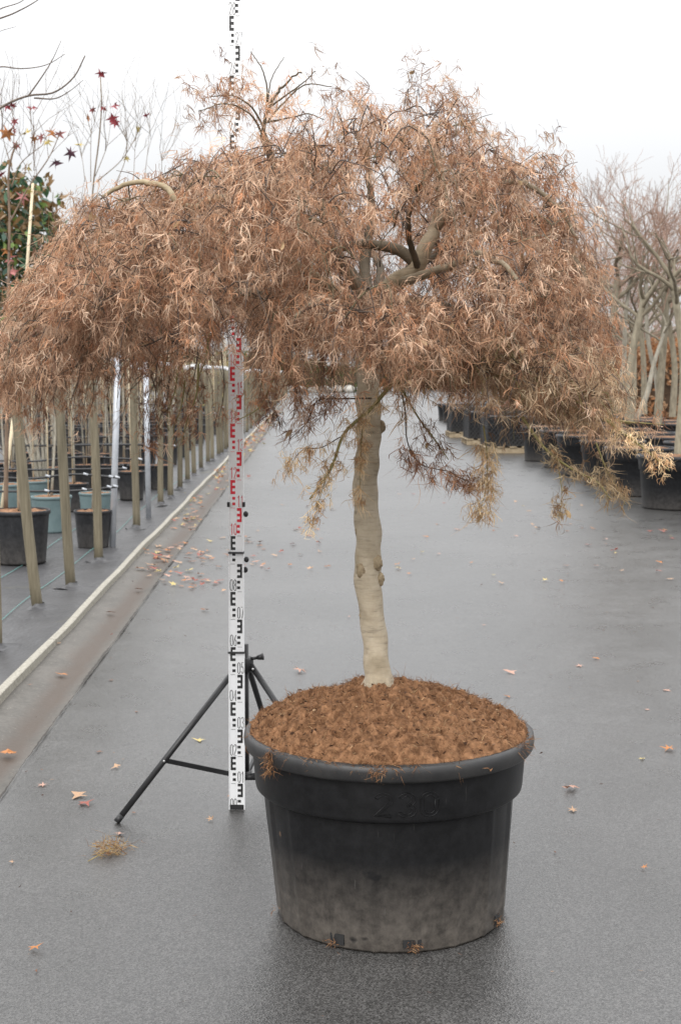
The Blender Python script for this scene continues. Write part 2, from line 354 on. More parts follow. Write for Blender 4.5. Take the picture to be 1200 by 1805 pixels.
# ------------------------------------------------------------------ main pot
POT = np.array([.140, 4.06, 0.0]); RIM_Z = .545
pot = tag(empty('plant_pot', POT), 'huge black plastic tub embossed 230 holding the brown weeping tree', 'plant pot')
SEG = 144
def ribbed(prof, seg, amp=0.0, ribs=18):
    mb = MB().lathe(prof, seg)
    V = mb.V[0]; a = np.arctan2(V[:, 1], V[:, 0]); rr = np.hypot(V[:, 0], V[:, 1])
    d = amp * np.maximum(0, np.cos(a * ribs)) ** 24
    V[:, 0] += np.cos(a) * d; V[:, 1] += np.sin(a) * d; V[:, 0] += .009 * np.clip(1 - V[:, 2] / .38, 0, 1); return mb    # it stands slightly askew
ribbed([(.0, .006), (.318, .006), (.325, .0), (.331, .010), (.335, .06), (.345, .18), (.356, .30), (.362, .383)], SEG, .0045).build('body', M['pot'], pot)
MB().lathe([(.360, .378), (.380, .380), (.386, .386), (.388, .395), (.394, .47), (.397, .512)], SEG).build('band', M['pot'], pot)
MB().lathe([(.394, .506), (.404, .498), (.414, .500), (.419, .508), (.421, .526), (.419, .540), (.412, .548), (.402, .548), (.394, .540), (.392, .45)], SEG).build('rim', M['potrim'], pot)
# raised outline numerals 2 3 0 on the band
def arc(cx, cy, rx, ry, a0, a1, n=9):
    t = np.radians(np.linspace(a0, a1, n)); return [(cx + rx * math.cos(x), cy + ry * math.sin(x)) for x in t]
BIG = {'2': arc(.5, 1.5, .5, .5, 170, -30) + [(0, 0), (1, 0)],
       '3': arc(.5, 1.5, .45, .5, 160, -80) + arc(.5, .5, .5, .5, 80, -160),
       '0': arc(.5, 1.4, .5, .6, 0, 180) + arc(.5, .6, .5, .6, 180, 360) + [(1, 1.4)]}
for k, ch in enumerate('230'):
    pl = np.array(BIG[ch]); t = np.gradient(pl, axis=0); t /= np.linalg.norm(t, axis=1)[:, None] + 1e-9
    nrm = np.stack([-t[:, 1], t[:, 0]], 1); ww = .14
    loop = np.vstack([pl + nrm * ww, (pl - nrm * ww)[::-1], (pl + nrm * ww)[:1]])
    x0 = -.042 + k * .062; q = []
    for a, c in loop:
        s_ = (x0 + a * .040) ; zz = .405 + c * .030; rr = .3885 + (zz - .395) * .08
        an = -math.pi / 2 - .01 + s_ / rr; q.append((rr * math.cos(an), rr * math.sin(an), zz))
    MB().tube(q, .0014, 6, cap=False).build('numeral', M['pot'], pot)
for a, wd, hh in ((-118, .042, .030), (-82, .05, .022), (-28, .03, .03)):     # drain slots
    an = math.radians(a); c = np.array([.3335 * math.cos(an) + .008, .3335 * math.sin(an), .030]); X_ = (-math.sin(an), math.cos(an), 0); Y_ = (math.cos(an), math.sin(an), 0)
    fr = MB(); fr.box(c, (wd, .006, hh), X_, Y_); fr.build('drain_slot', M['black'], pot, smooth=False)

def ribbons(mb, p0, d, ln, wid, curl, rngs, seg=4, colr=None, droop=.0, prof=None, wv=.35, fq=3.6):
    """many curved ribbons at once: p0 (n,3) roots, d (n,3) directions"""
    n = len(p0); t = np.linspace(0, 1, seg + 1)
    r1 = unit(rngs.normal(size=(n, 3))); s1 = unit(np.cross(d, r1)); s2 = np.cross(unit(d), s1)
    c1 = rngs.normal(0, 1, n) * curl; c2 = rngs.normal(0, 1, n) * curl; ph = rngs.uniform(0, 6.28, n)
    T_ = t[None, :, None]
    cen = p0[:, None] + ln[:, None, None] * (T_ * d[:, None] + (c1[:, None, None] * T_ ** 2) * s1[:, None]
          + (c2[:, None, None] * np.sin(T_ * fq + ph[:, None, None]) * wv - c2[:, None, None] * np.sin(ph)[:, None, None] * wv) * s2[:, None]
          + np.array([0, 0, -droop]) * T_ ** 2)
    if prof is None: prof = np.interp(t, [0, .3, .7, 1], [.45, 1, .8, .12])
    tw = (ph[:, None] + t[None] * rngs.normal(0, 1.2, n)[:, None])[..., None]
    side = (np.cos(tw) * s1[:, None] + np.sin(tw) * s2[:, None]) * (wid[:, None] * prof[None])[..., None] * .5
    V = np.stack([cen - side, cen + side], 2).reshape(n, -1, 3)
    m = 2 * (seg + 1); b0 = (np.arange(n) * m)[:, None]; k = np.arange(seg)[None] * 2
    Q = np.stack([b0 + k, b0 + k + 1, b0 + k + 3, b0 + k + 2], -1).reshape(-1, 4)
    C = np.repeat(colr[:, None], m, 1).reshape(-1, 3) if colr is not None else None
    mb.add(V.reshape(-1, 3), Q, None, C)

# coir mound: clumpy heap level with the rim, rising to the trunk
TR0 = P(668, 1206, 4.08); SOILTOP = TR0[2] + .004; print('soiltop', SOILTOP)
def vnoise(x, y, s, seed):
    r = np.random.default_rng(seed); T_ = r.random((64, 64)); xs, ys = x * s, y * s
    xi, yi = np.floor(xs).astype(int), np.floor(ys).astype(int); fx, fy = xs - xi, ys - yi
    fx, fy = fx*fx*(3-2*fx), fy*fy*(3-2*fy); g = lambda a, b_: T_[a % 64, b_ % 64]
    return (g(xi, yi)*(1-fx)+g(xi+1, yi)*fx)*(1-fy)+(g(xi, yi+1)*(1-fx)+g(xi+1, yi+1)*fx)*fy
def soil_z(x, y):
    r = np.hypot(x, y); e = np.clip((.405 - r) / .405, 0, 1)
    z = RIM_Z - .006 + (SOILTOP - RIM_Z + .004) * np.clip(e * 1.25, 0, 1) ** .62
    z = z + .022 * (vnoise(x, y, 13, 1) - .5) + .020 * (vnoise(x, y, 42, 2) - .5) + .016 * (vnoise(x, y, 95, 3) - .5) - .010 * np.clip((vnoise(x, y, 60, 8) - .66) * 8, 0, 1)
    return z
rs = np.concatenate([[0.0], np.linspace(.006, .405, 120), [.4115]]); sg = 420; an = np.arange(sg) * 2 * np.pi / sg
Rg, Ag = np.meshgrid(rs, an, indexing='ij'); edge = 1 + .012 * np.sin(Ag * 5) * (Rg > .38) + .012 * np.sin(Ag * 13 + 1) * (Rg > .38)
Xs, Ys = Rg * edge * np.cos(Ag), Rg * edge * np.sin(Ag); Zs = soil_z(Xs, Ys); Zs[-1] -= .02
i = np.arange(len(rs) - 1)[:, None] * sg; j = np.arange(sg)[None]; j2 = (j + 1) % sg
mb = MB().add(np.stack([Xs, Ys, Zs], -1).reshape(-1, 3), np.stack([i + j, i + j2, i + sg + j2, i + sg + j], -1).reshape(-1, 4))
soil = mb.build('coir_soil', M['soil']); soil.location = tuple(POT)
tag(soil, 'mounded rust-brown coir soil filling the tub around the tree trunk', 'soil', kind='stuff')
r2 = np.random.default_rng(21); n = 22000
rr = .400 * np.sqrt(r2.random(n)); aa = r2.random(n) * 6.283; p0 = np.stack([rr * np.cos(aa), rr * np.sin(aa), soil_z(rr * np.cos(aa), rr * np.sin(aa)) - .002], -1)
d = unit(np.stack([r2.normal(size=n), r2.normal(size=n), np.abs(r2.normal(0, .06, n)) + .0], -1))
cols = np.array([(.16, .075, .035), (.24, .12, .058), (.30, .17, .085), (.11, .05, .024), (.42, .29, .16)])[r2.choice(5, n, p=[.25, .33, .22, .14, .06])] * r2.uniform(.8, 1.2, (n, 1)) * (.55 + .9 * vnoise(p0[:, 0], p0[:, 1], 45, 12))[:, None]
mb = MB(); ribbons(mb, p0, d, r2.uniform(.005, .018, n), r2.uniform(.0008, .0020, n), 1.0, r2, 3, cols)
nc = 700; rr = .39 * np.sqrt(r2.random(nc)); aa = r2.random(nc) * 6.283; xq, yq = rr * np.cos(aa), rr * np.sin(aa)     # bark chips and crumbs
ribbons(mb, np.stack([xq, yq, soil_z(xq, yq) + .002], -1), unit(np.stack([r2.normal(size=nc), r2.normal(size=nc), r2.normal(0, .15, nc)], -1)), r2.uniform(.005, .016, nc), r2.uniform(.003, .008, nc), .2, r2, 2,
        np.array([(.05, .024, .013), (.10, .05, .026), (.20, .11, .06), (.36, .24, .14)])[r2.choice(4, nc, p=[.35, .3, .25, .1])], 0, np.array([.7, 1, .6]))
# strands spilling over the front of the rim
def spill(mb, ang, r0, z0, n, rad, down, r2, ls=1.0):
    c = np.array([r0 * math.cos(ang), r0 * math.sin(ang), z0]); p = c + r2.normal(0, rad, (n, 3)) * np.array([1, 1, .6])
    d = unit(np.stack([math.cos(ang) * .5 + r2.normal(0, .5, n), math.sin(ang) * .5 + r2.normal(0, .5, n), -down + r2.normal(0, .4, n)], -1))
    cl = np.array([(.18, .085, .04), (.26, .13, .062), (.32, .18, .09)])[r2.integers(0, 3, n)]
    ribbons(mb, p, d, r2.uniform(.012, .034, n) * ls, r2.uniform(.001, .0025, n), .8, r2, 3, cl)
for a in np.radians(np.concatenate([r2.uniform(-175, -5, 14), r2.normal(-98, 9, 9)])): spill(mb, a, .402, RIM_Z - .002, 30, .006, .1, r2)
for z in (.540, .525, .508, .49): spill(mb, math.radians(-142), .423, z, 40, .006, 1.0, r2, .8)
spill(mb, math.radians(-96), .423, .535, 60, .014, .8, r2, .6); pass
mb.build('fibre', M['fibre'], soil)['kind'] = 'stuff'
for a, n_ in ((-118, 30), (-80, 60), (-28, 45), (-168, 12)):
    mb = MB(); spill(mb, math.radians(a), .340, .026, n_, .009, .2, r2, .55); mb.build('root_tuft', M['fibre'], pot)

# ------------------------------------------------------------------ weeping maple
TY = 4.08
maple = tag(empty('weeping_maple_tree', (TR0[0], TY, .58)), 'weeping tree with shrivelled brown lacy leaves and knobbly pale trunk in the large tub', 'tree')
mat_inv = np.array([TR0[0], TY, .58])
def tbuild(mb, name, mat, parent=maple):
    for V in mb.V: V -= mat_inv
    return mb.build(name, mat, parent)
trk = [(668, 1222, .052), (668, 1200, .041), (664, 1160, .037), (656, 1100, .0365), (651, 1050, .037), (649, 1005, .0395), (649, 975, .037), (647, 930, .038), (645, 880, .0355), (646, 830, .0355), (648, 780, .034), (650, 735, .035), (650, 690, .033), (650, 640, .032), (652, 590, .033), (655, 545, .034), (662, 520, .026)]
pts = np.array([np.append(P(a, b_, TY + .012 * math.sin(b_ * .013)), r) for a, b_, r in trk])
sp = smoothpath(pts, 90)
mb = MB(); mb.tube(sp[:, :3], sp[:, 3], 20)
V = mb.V[0]; V += .0016 * np.stack([np.sin(V[:, 2] * 23 + 1), np.cos(V[:, 2] * 31), 0 * V[:, 0]], -1) * 1.6; V += .0022 * np.stack([np.sin(V[:, 2] * 70 + V[:, 0] * 150), np.cos(V[:, 2] * 55 + V[:, 1] * 130), 0 * V[:, 0]], -1)
trunk = tbuild(mb, 'trunk', M['bark'])
r3 = np.random.default_rng(5)
for a, b_, Yo, s_ in ((636, 935, -.024, .018), (639, 1005, -.024, .020), (664, 992, -.024, .018), (669, 1022, -.012, .015), (648, 925, -.031, .015), (640, 1085, .0, .012), (672, 752, -.01, .014)):
    c = P(a, b_, TY + Yo); mb = MB(); th = np.linspace(0, math.pi, 12)
    th = np.linspace(0, math.pi, 22); mb.lathe(np.stack([np.sin(th) * s_, np.cos(th) * s_ * 1.15], -1), 30)
    V = mb.V[0]; V *= 1 + .07 * np.sin(V @ np.array([300, 190, 230]) + a)[:, None] + .06 * np.sin(V @ np.array([-710, 530, 670]))[:, None] + .05 * np.sin(V @ np.array([900, -1100, 800]))[:, None]; V *= np.array([.9, .8, 1.15]); V += c + np.array([0, .007, 0])
    tbuild(mb, 'burl', M['burl'], trunk if False else maple)
mb = MB(); th = np.linspace(0, math.pi, 8)                         # pale root flare scuffed at soil level
c = P(668, 1208, TY); mb.lathe([(.036, .030), (.0405, .016), (.046, .004), (.053, -.008), (.058, -.03)], 24, c)
V = mb.V[0]; a_ = np.arctan2(V[:, 1] - c[1], V[:, 0] - c[0]); V[:, :2] = c[:2] + (V[:, :2] - c[:2]) * (1 + .10 * np.sin(a_ * 5) + .05 * np.sin(a_ * 11))[:, None]
tbuild(mb, 'root_flare', M['bark'])

nodes, nrad = [], []
def limb(pp, r0, r1, colr, sides=8, name='branch'):
    q = smoothpath([P(a, b_, y) for a, b_, y in pp], 7 * len(pp))
    q = q + r3.normal(0, .003 if r0 > .006 else .0008, q.shape) * np.linspace(0, 1, len(q))[:, None]
    rad = np.linspace(r0, r1, len(q)); mb = MB().tube(q, rad, sides, C=colr); tbuild(mb, name, M['bark'])
    for k in range(2, len(q)): nodes.append(q[k]); nrad.append(rad[k])
GRY, OLV, DRK, PAL = (.55, .53, .49), (.42, .42, .23), (.26, .24, .21), (.72, .68, .58)
limb([(652, 552, 4.08), (690, 503, 4.03), (735, 470, 3.98), (748, 438, 3.96), (766, 405, 3.98), (776, 350, 4.02), (772, 280, 4.06), (765, 215, 4.08)], .031, .006, (.80, .77, .72), 10)
limb([(738, 468, 3.98), (705, 442, 3.98), (650, 430, 3.98), (590, 436, 3.9), (520, 420, 3.8), (450, 440, 3.7)], .017, .005, DRK)
limb([(652, 545, 4.08), (622, 490, 4.12), (560, 420, 4.16), (505, 330, 4.16), (470, 258, 4.14), (463, 238, 4.14)], .024, .011, DRK)
limb([(463, 238, 4.14), (468, 205, 4.14), (492, 160, 4.13), (532, 122, 4.12)], .0062, .002, DRK)
limb([(466, 225, 4.14), (440, 185, 4.12), (410, 168, 4.1), (370, 170, 4.08)], .0034, .0013, DRK)
limb([(463, 238, 4.14), (445, 205, 4.1), (400, 182, 4.06), (350, 195, 4.04)], .0034, .0013, DRK)
limb([(470, 215, 4.14), (500, 180, 4.2), (540, 148, 4.22), (584, 152, 4.22)], .0034, .0013, DRK)
limb([(469, 200, 4.14), (470, 150, 4.13), (462, 122, 4.12), (442, 90, 4.11)], .0028, .0012, DRK)
limb([(472, 180, 4.14), (478, 140, 4.14), (500, 100, 4.14)], .002, .001, DRK)
limb([(472, 190, 4.14), (500, 170, 4.12), (540, 140, 4.1), (556, 124, 4.1)], .003, .0012, DRK)
limb([(468, 215, 4.14), (520, 205, 4.12), (545, 200, 4.1), (570, 210, 4.1)], .003, .0012, DRK)
limb([(648, 555, 4.07), (560, 492, 3.98), (460, 430, 3.88), (395, 348, 3.78), (320, 363, 3.72), (292, 330, 3.72), (235, 321, 3.74), (180, 345, 3.76)], .020, .005, PAL)
limb([(655, 545, 4.1), (642, 470, 4.2), (655, 380, 4.28), (648, 300, 4.3), (630, 230, 4.3)], .020, .006, DRK)
limb([(668, 525, 4.08), (760, 535, 4.1), (850, 560, 4.1), (930, 570, 4.08), (1000, 600, 4.05)], .016, .005, DRK)
limb([(668, 560, 4.04), (720, 590, 3.92), (800, 640, 3.78), (900, 672, 3.72), (985, 700, 3.72), (1050, 738, 3.74), (1110, 742, 3.76)], .012, .004, OLV)
limb([(655, 560, 4.05), (610, 530, 3.75), (560, 530, 3.50), (520, 560, 3.34)], .017, .005, GRY)
limb([(655, 550, 4.1), (670, 470, 4.45), (650, 450, 4.70), (640, 500, 4.86)], .018, .005, DRK)
limb([(700, 500, 4.03), (790, 470, 3.75), (860, 450, 3.55), (920, 500, 3.42)], .016, .005, GRY)
limb([(650, 560, 4.1), (560, 510, 4.4), (430, 470, 4.6), (330, 500, 4.7)], .016, .005, DRK)
limb([(650, 560, 4.08), (520, 530, 3.95), (380, 510, 3.85), (240, 500, 3.8), (110, 520, 3.85), (40, 580, 3.9)], .017, .004, GRY)
limb([(700, 490, 4.05), (820, 420, 4.3), (900, 400, 4.5), (960, 450, 4.6)], .015, .005, DRK)
limb([(765, 405, 3.98), (830, 350, 3.9), (900, 320, 3.85), (970, 350, 3.85), (1020, 420, 3.85)], .012, .004, GRY)
limb([(640, 540, 4.0), (600, 450, 3.8), (560, 360, 3.75), (500, 320, 3.65), (430, 350, 3.5)], .014, .004, GRY)
limb([(735, 468, 3.96), (720, 390, 3.78), (735, 330, 3.7), (770, 300, 3.62), (800, 320, 3.52)], .010, .003, DRK)

# crown envelope (heights of its top and its hem along its width), then twigs grown from the limbs towards it
TOP = np.array([(-70, 660), (-5, 600), (50, 545), (90, 480), (135, 415), (180, 375), (240, 350), (300, 325), (345, 290), (400, 275), (470, 265), (540, 225), (600, 212), (680, 190), (760, 180), (810, 200), (855, 260), (915, 290), (955, 335), (985, 400), (1005, 460), (1020, 540)], float)
HEM = np.array([(-70, 680), (0, 640), (80, 650), (170, 635), (250, 600), (330, 595), (400, 560), (480, 580), (560, 605), (640, 605), (700, 610), (780, 640), (860, 660), (930, 670), (980, 660), (1020, 620)], float)
XT = np.array([P(a, b_, TY)[[0, 2]] for a, b_ in TOP]); XB = np.array([P(a, b_, TY)[[0, 2]] for a, b_ in HEM])
x0, x1 = XT[0, 0], XT[-1, 0]; xc, rx = (x0 + x1) / 2, (x1 - x0) / 2
RYF, RYB = .80, .80
rc = np.random.default_rng(11)
# outline of the crown across its widest section, used to keep its near and far sides inside the same dome
OUT = np.array([(-90, 690), (0, 612), (30, 560), (62, 485), (105, 405), (150, 350), (230, 318), (300, 298), (345, 258), (400, 248), (470, 240), (540, 195), (620, 172), (700, 152), (780, 142), (815, 178), (880, 235), (955, 270), (1000, 318), (1035, 420), (1062, 500), (1072, 590)], float)
OUTW = np.array([P(a, b_, TY) for a, b_ in OUT]); OSL = np.stack([OUTW[:, 0] / TY, (OUTW[:, 2] - H) / TY], -1)
def inside(p, m=0.0):
    sx_, sz_ = p[0] / p[1], (p[2] - H) / p[1]
    return sx_ < OSL[-1, 0] - m and sz_ < np.interp(sx_, OSL[:, 0], OSL[:, 1]) - m
def crown_samples(n):
    out = []
    while len(out) < n:
        x = rc.uniform(x0, x1); q = (x - xc) / rx; ry = (1 - abs(q) ** 2.6) ** .5
        yy = rc.uniform(-1, 1); ryy = ry * (RYF if yy < 0 else RYB); y = yy * ryy
        zt, zb = np.interp(x, XT[:, 0], XT[:, 1]), np.interp(x, XB[:, 0], XB[:, 1])
        zt2 = zb + (zt - zb) * (1 - abs(yy) ** 2.4) ** .5 * (1 - .10 * abs(yy))
        zb = zb + .09 * (vnoise(np.array([x * 2.0 + 9]), np.array([y * 2.0 + 9]), 3.2, 17)[0] - .45)
        if zt2 - zb < .04: continue
        s_ = rc.random() ** 1.25
        z = zt2 - (zt2 - zb) * s_
        # keep the heart of the crown open: fewer leaves well inside the shell
        inner = (1 - abs(yy)) * (zt2 - z) / max(.1, zt - zb)
        if inner > .30 and rc.random() < .70: continue
        c = np.array([x, TY + y, z])
        if not inside(c, .005): continue
        if vnoise(np.array([x * 1.0 + y * .7]), np.array([z * 1.3 + y * .5]), 6.5, 9)[0] < .29 : continue
        out.append(c)
    return out
GAPS = [(P(695, 475, 4.0), .085, .062), (P(748, 430, 4.0), .035, .05), (P(740, 520, 4.0), .06, .035), (P(660, 345, 4.0), .055, .06), (P(600, 480, 4.0), .03, .03), (P(860, 520, 4.0), .03, .02), (P(780, 335, 4.0), .03, .025), (P(140, 590, 4.0), .05, .02)]
def ingap(p):
    for c, a, b_ in GAPS:
        k = p[1] / c[1]                     # a hole right through the crown, widening like the crown itself
        if ((p[0] - c[0] * 1.0) / a) ** 2 + ((p[2] - c[2]) / b_) ** 2 < 1 and p[1] < TY + .6: return True
    return False
cl_ = [c for c in crown_samples(1120) if not ingap(c)]
FORK = P(655, 545, TY)
extra = []                                    # lower right tier and left skirt
for _ in range(80):
    a = rc.uniform(720, 1060); b0 = np.interp(a, [720, 900, 1000, 1060], [595, 610, 640, 690]); b1 = np.interp(a, [720, 860, 950, 1060], [620, 682, 695, 712])
    extra.append((P(a, rc.uniform(b0, b1), rc.uniform(3.55, 4.0)), 1))
for _ in range(70):
    a = rc.uniform(465, 820); extra.append((P(a, rc.uniform(520, 620), rc.uniform(3.45, 3.85)), 0))
for _ in range(40):
    a = rc.uniform(10, 350); extra.append((P(a, rc.uniform(590, 645) + 8 * math.sin(a * .05), rc.uniform(3.75, 4.3)), 2))
cl2 = [(c, 0) for c in cl_] + extra
cl2.sort(key=lambda c: np.linalg.norm(c[0] - FORK))
twigs = MB(); leaf_p, leaf_d, leaf_k = [], [], []
nodes_a = np.array(nodes); ND = [nodes_a]; 
allnodes = nodes_a.copy(); alldist = np.linalg.norm(allnodes - FORK, axis=1)
leaf_b = []
def hang(path, n, kind, spread=.02, start=.25):
    tone = rc.choice([.65, .85, 1.02, 1.16, 1.32], p=[.10, .22, .32, .22, .14]) * rc.uniform(.9, 1.1); size = rc.uniform(.7, 1.25)
    q = smoothpath(path, 24); m_ = len(q)
    for _ in range(n):
        k = int(rc.uniform(start, 1.0) * (m_ - 1)); leaf_p.append(q[k] + rc.normal(0, spread, 3)); leaf_k.append(kind); leaf_b.append((tone, size))
        out = unit(q[min(k + 1, m_ - 1)] - q[max(k - 1, 0)])
        leaf_d.append(unit(np.array([0, 0, -.80]) + out * .38 + rc.normal(0, .38, 3)))
for c, kind in cl2:
    dd = np.linalg.norm(allnodes - c, axis=1); ok = alldist < np.linalg.norm(c - FORK) + .03
    dd = np.where(ok, dd + np.maximum(0, allnodes[:, 2] - c[2]) * .2, 9); j = int(np.argmin(dd)); a = allnodes[j]; D_ = np.linalg.norm(c - a)
    mid = (a + c) / 2 + np.array([0, 0, .22 * D_]) + rc.normal(0, .05 * D_, 3)
    path = smoothpath([a, mid, c], 6); r0 = min(.0042, .0018 + .006 * D_)
    tcol = np.array([(.070, .050, .038), (.10, .085, .045), (.05, .036, .030)][rc.choice(3, p=[.5, .2, .3])]) * rc.uniform(.8, 1.3)
    if kind == 1 and rc.random() < .5: tcol = np.array((.17, .155, .055))
    twigs.tube(path, np.linspace(r0, .0016, 6), 4, cap=False, C=tcol)
    allnodes = np.vstack([allnodes, path[2:]]); alldist = np.concatenate([alldist, np.linalg.norm(path[2:] - FORK, axis=1)])
    o = np.array([c[0] - FORK[0], c[1] - FORK[1], 0]); o = unit(o)
    for s_ in range(2 if rc.random() < .7 else 3):
        ln = rc.uniform(.09, .21); d0 = unit(o * .5 + rc.normal(0, .55, 3) + np.array([0, 0, .02]))
        e1 = c + d0 * ln * .5; e2 = e1 + unit(d0 * .5 + np.array([0, 0, -.8])) * ln * .5
        if ingap(e2) or (kind == 0 and not inside(e1, -.004)): continue
        twigs.tube(smoothpath([c, e1, e2], 5), np.linspace(.0018, .0008, 5), 3, cap=False, C=tcol)
        hang([c, e1, e2], int(rc.integers(6, 12)), kind)
# sparse leaves on the top shoots
for (a, b_, y), n_ in (((395, 190, 4.08), 26), ((365, 185, 4.06), 18), ((350, 205, 4.05), 14), ((420, 175, 4.1), 24), ((440, 170, 4.12), 18), ((510, 165, 4.15), 16), ((540, 150, 4.2), 10), ((480, 190, 4.14), 24), ((450, 205, 4.12), 24), ((405, 140, 4.1), 12), ((800, 160, 4.08), 20), ((770, 165, 4.08), 20), ((620, 175, 4.2), 20), ((730, 160, 4.15), 16), ((1000, 330, 4.0), 16), ((960, 275, 4.05), 14), ((880, 240, 4.05), 14), ((240, 320, 3.9), 22), ((190, 345, 3.9), 16)):
    c = P(a, b_, y); e = c + rc.normal(0, .04, 3); hang([c, (c + e) / 2 + np.array([0, 0, .02]), e], n_, 0, .035, 0)
def tail(pp, r0, n, kind, colr, start=.4, spread=.014):
    r0 = r0 * (.62 if colr == BT else .85)
    q = smoothpath([P(*a) for a in pp], 5 * len(pp)); tb = MB().tube(q, np.linspace(r0, r0 * .35, len(q)), 6, C=colr)
    tbuild(tb, 'branchlet', M['twig']); hang(q, int(n * 1.8), kind, spread * 1.1, start)
GT, BT = (.19, .165, .06), (.07, .05, .036)
tail([(765, 610, 3.85), (748, 648, 3.78), (700, 670, 3.74), (650, 724, 3.72), (608, 762, 3.72), (584, 824, 3.72), (546, 880, 3.72)], .0085, 42, 3, GT, .35)
tail([(585, 815, 3.72), (566, 870, 3.72), (556, 905, 3.72), (548, 935, 3.72)], .0014, 22, 3, GT, .2, .010)
tail([(655, 702, 3.76), (600, 703, 3.75), (560, 706, 3.75), (540, 745, 3.75), (510, 775, 3.75)], .004, 26, 2, BT, .25)
tail([(600, 770, 3.74), (560, 790, 3.74), (540, 790, 3.74), (508, 830, 3.74), (500, 850, 3.74)], .0025, 20, 3, BT, .3)
tail([(640, 740, 3.84), (636, 790, 3.87), (634, 840, 3.9), (638, 895, 3.93)], .002, 26, 3, GT, .0, .008)
tail([(690, 640, 3.78), (712, 710, 3.76), (722, 790, 3.75), (738, 815, 3.75), (800, 835, 3.75), (820, 848, 3.75)], .004, 34, 4, BT, .55, .013)
tail([(700, 670, 3.76), (740, 740, 3.75), (770, 780, 3.75), (790, 810, 3.75)], .004, 18, 2, GT, .5)
tail([(852, 750, 3.7), (858, 800, 3.7), (856, 860, 3.7), (845, 905, 3.7)], .0025, 46, 3, GT, .25, .014)
tail([(800, 838, 3.72), (826, 850, 3.72), (836, 862, 3.72)], .002, 12, 4, BT, .3)
tail([(920, 735, 3.65), (965, 795, 3.62), (1010, 828, 3.62), (1055, 852, 3.62), (1075, 880, 3.62)], .005, 34, 3, GT, .35)
tail([(985, 830, 3.62), (990, 870, 3.62), (985, 915, 3.62)], .0016, 12, 3, GT, .3, .008)
tail([(1050, 780, 3.66), (1070, 830, 3.66), (1090, 865, 3.66), (1102, 890, 3.66)], .003, 18, 3, GT, .4)
tail([(960, 690, 3.7), (1030, 715, 3.7), (1080, 750, 3.7), (1140, 795, 3.7), (1180, 830, 3.7)], .006, 30, 3, GT, .4)
tail([(1050, 738, 3.74), (1110, 744, 3.74), (1170, 748, 3.74)], .004, 6, 2, GT, .5)
tail([(260, 640, 3.9), (275, 700, 3.9), (262, 760, 3.9), (275, 790, 3.9)], .003, 34, 4, BT, .4, .016)
tail([(350, 640, 3.85), (345, 700, 3.85), (330, 740, 3.85), (320, 780, 3.85)], .0035, 24, 4, GT, .4, .016)
tail([(390, 620, 3.9), (395, 690, 3.9), (385, 740, 3.9)], .003, 20, 4, BT, .4, .014)
tail([(500, 600, 3.7), (480, 670, 3.7), (455, 720, 3.7), (420, 740, 3.7)], .004, 32, 4, GT, .35, .014)
tail([(470, 700, 3.72), (485, 730, 3.72), (480, 745, 3.72)], .002, 10, 4, BT, .2)
tail([(530, 620, 3.6), (520, 680, 3.6), (540, 720, 3.6)], .003, 20, 2, BT, .3)
tail([(60, 640, 4.0), (70, 700, 4.0), (60, 750, 4.0)], .003, 26, 2, BT, .3, .02)
tail([(10, 600, 4.0), (5, 660, 4.0), (15, 720, 4.0)], .003, 22, 2, BT, .3, .02)
tail([(160, 640, 3.95), (165, 700, 3.95), (150, 745, 3.95)], .003, 22, 2, BT, .3, .02)
for a, b_, kx in ((265, 700, 0), (300, 720, 1), (335, 690, 0), (355, 660, 1), (312, 745, 1), (286, 735, 0), (468, 660, 1), (100, 690, 0), (40, 690, 1), (130, 700, 0)):
    tail([(a + 14, b_ - 75, 3.9), (a + 8, b_ - 30, 3.9), (a - 6, b_ + 15, 3.9), (a - 2, b_ + 40, 3.9)], .003, 16, 4 if a > 200 else 2, GT if kx else BT, .25, .018)
for pp in ([(295, 330, 3.74), (310, 345, 3.72), (322, 362, 3.72)], [(620, 190, 4.3), (650, 150, 4.3), (626, 124, 4.3)], [(760, 215, 4.1), (790, 180, 4.1), (806, 178, 4.1)],
           [(980, 310, 4.0), (1000, 290, 4.0), (1018, 285, 4.0)], [(800, 240, 4.05), (850, 205, 4.05), (868, 200, 4.05)], [(262, 330, 3.75), (230, 305, 3.75), (205, 300, 3.75)], [(320, 290, 3.9), (290, 305, 3.9), (240, 330, 3.9)], [(420, 430, 3.4), (445, 410, 3.4), (450, 400, 3.4)], [(130, 395, 3.8), (150, 415, 3.8), (185, 375, 3.8)]):
    tail(pp, .003, 0, 0, BT)
tb = tbuild(twigs, 'twigs', M['twig']); tb['kind'] = 'stuff'
# leaves: bundles of thread-like curled lobes
LP, LD, LK = np.array(leaf_p), np.array(leaf_d), np.array(leaf_k)
WIN = [(396, 436, 575, 770), (194, 222, 628, 770), (246, 274, 675, 770), (372, 398, 625, 700)]       # thin places in the skirt
def thin(p):
    a, b_ = 600 + F * p[0] / (p[1] * CT + (H - p[2]) * ST), 902.5 + F * ((H - p[2]) * CT - p[1] * ST) / (p[1] * CT + (H - p[2]) * ST)
    if a < 480 and b_ > 610 and rc.random() < min(.8, (b_ - 610) / 110) and vnoise(np.array([a * .02]), np.array([p[1] * 3]), 1.0, 23)[0] > .42: return True
    return any(x0_ < a < x1_ and y0_ - 18 < b_ < y1_ for x0_, x1_, y0_, y1_ in WIN)
keep = np.array([not ((ingap(p - np.array([0, 0, .03])) and rc.random() < .62) or (thin(p) and rc.random() < .8)) for p in LP]); LP, LD, LK, LB_ = LP[keep], LD[keep], LK[keep], np.array(leaf_b)[keep]; nL = len(LP); print('leaves', nL)
PALC = np.array([(.45, .29, .195), (.54, .38, .275), (.375, .212, .128), (.265, .145, .09), (.65, .49, .37), (.16, .088, .060), (.41, .205, .112)])
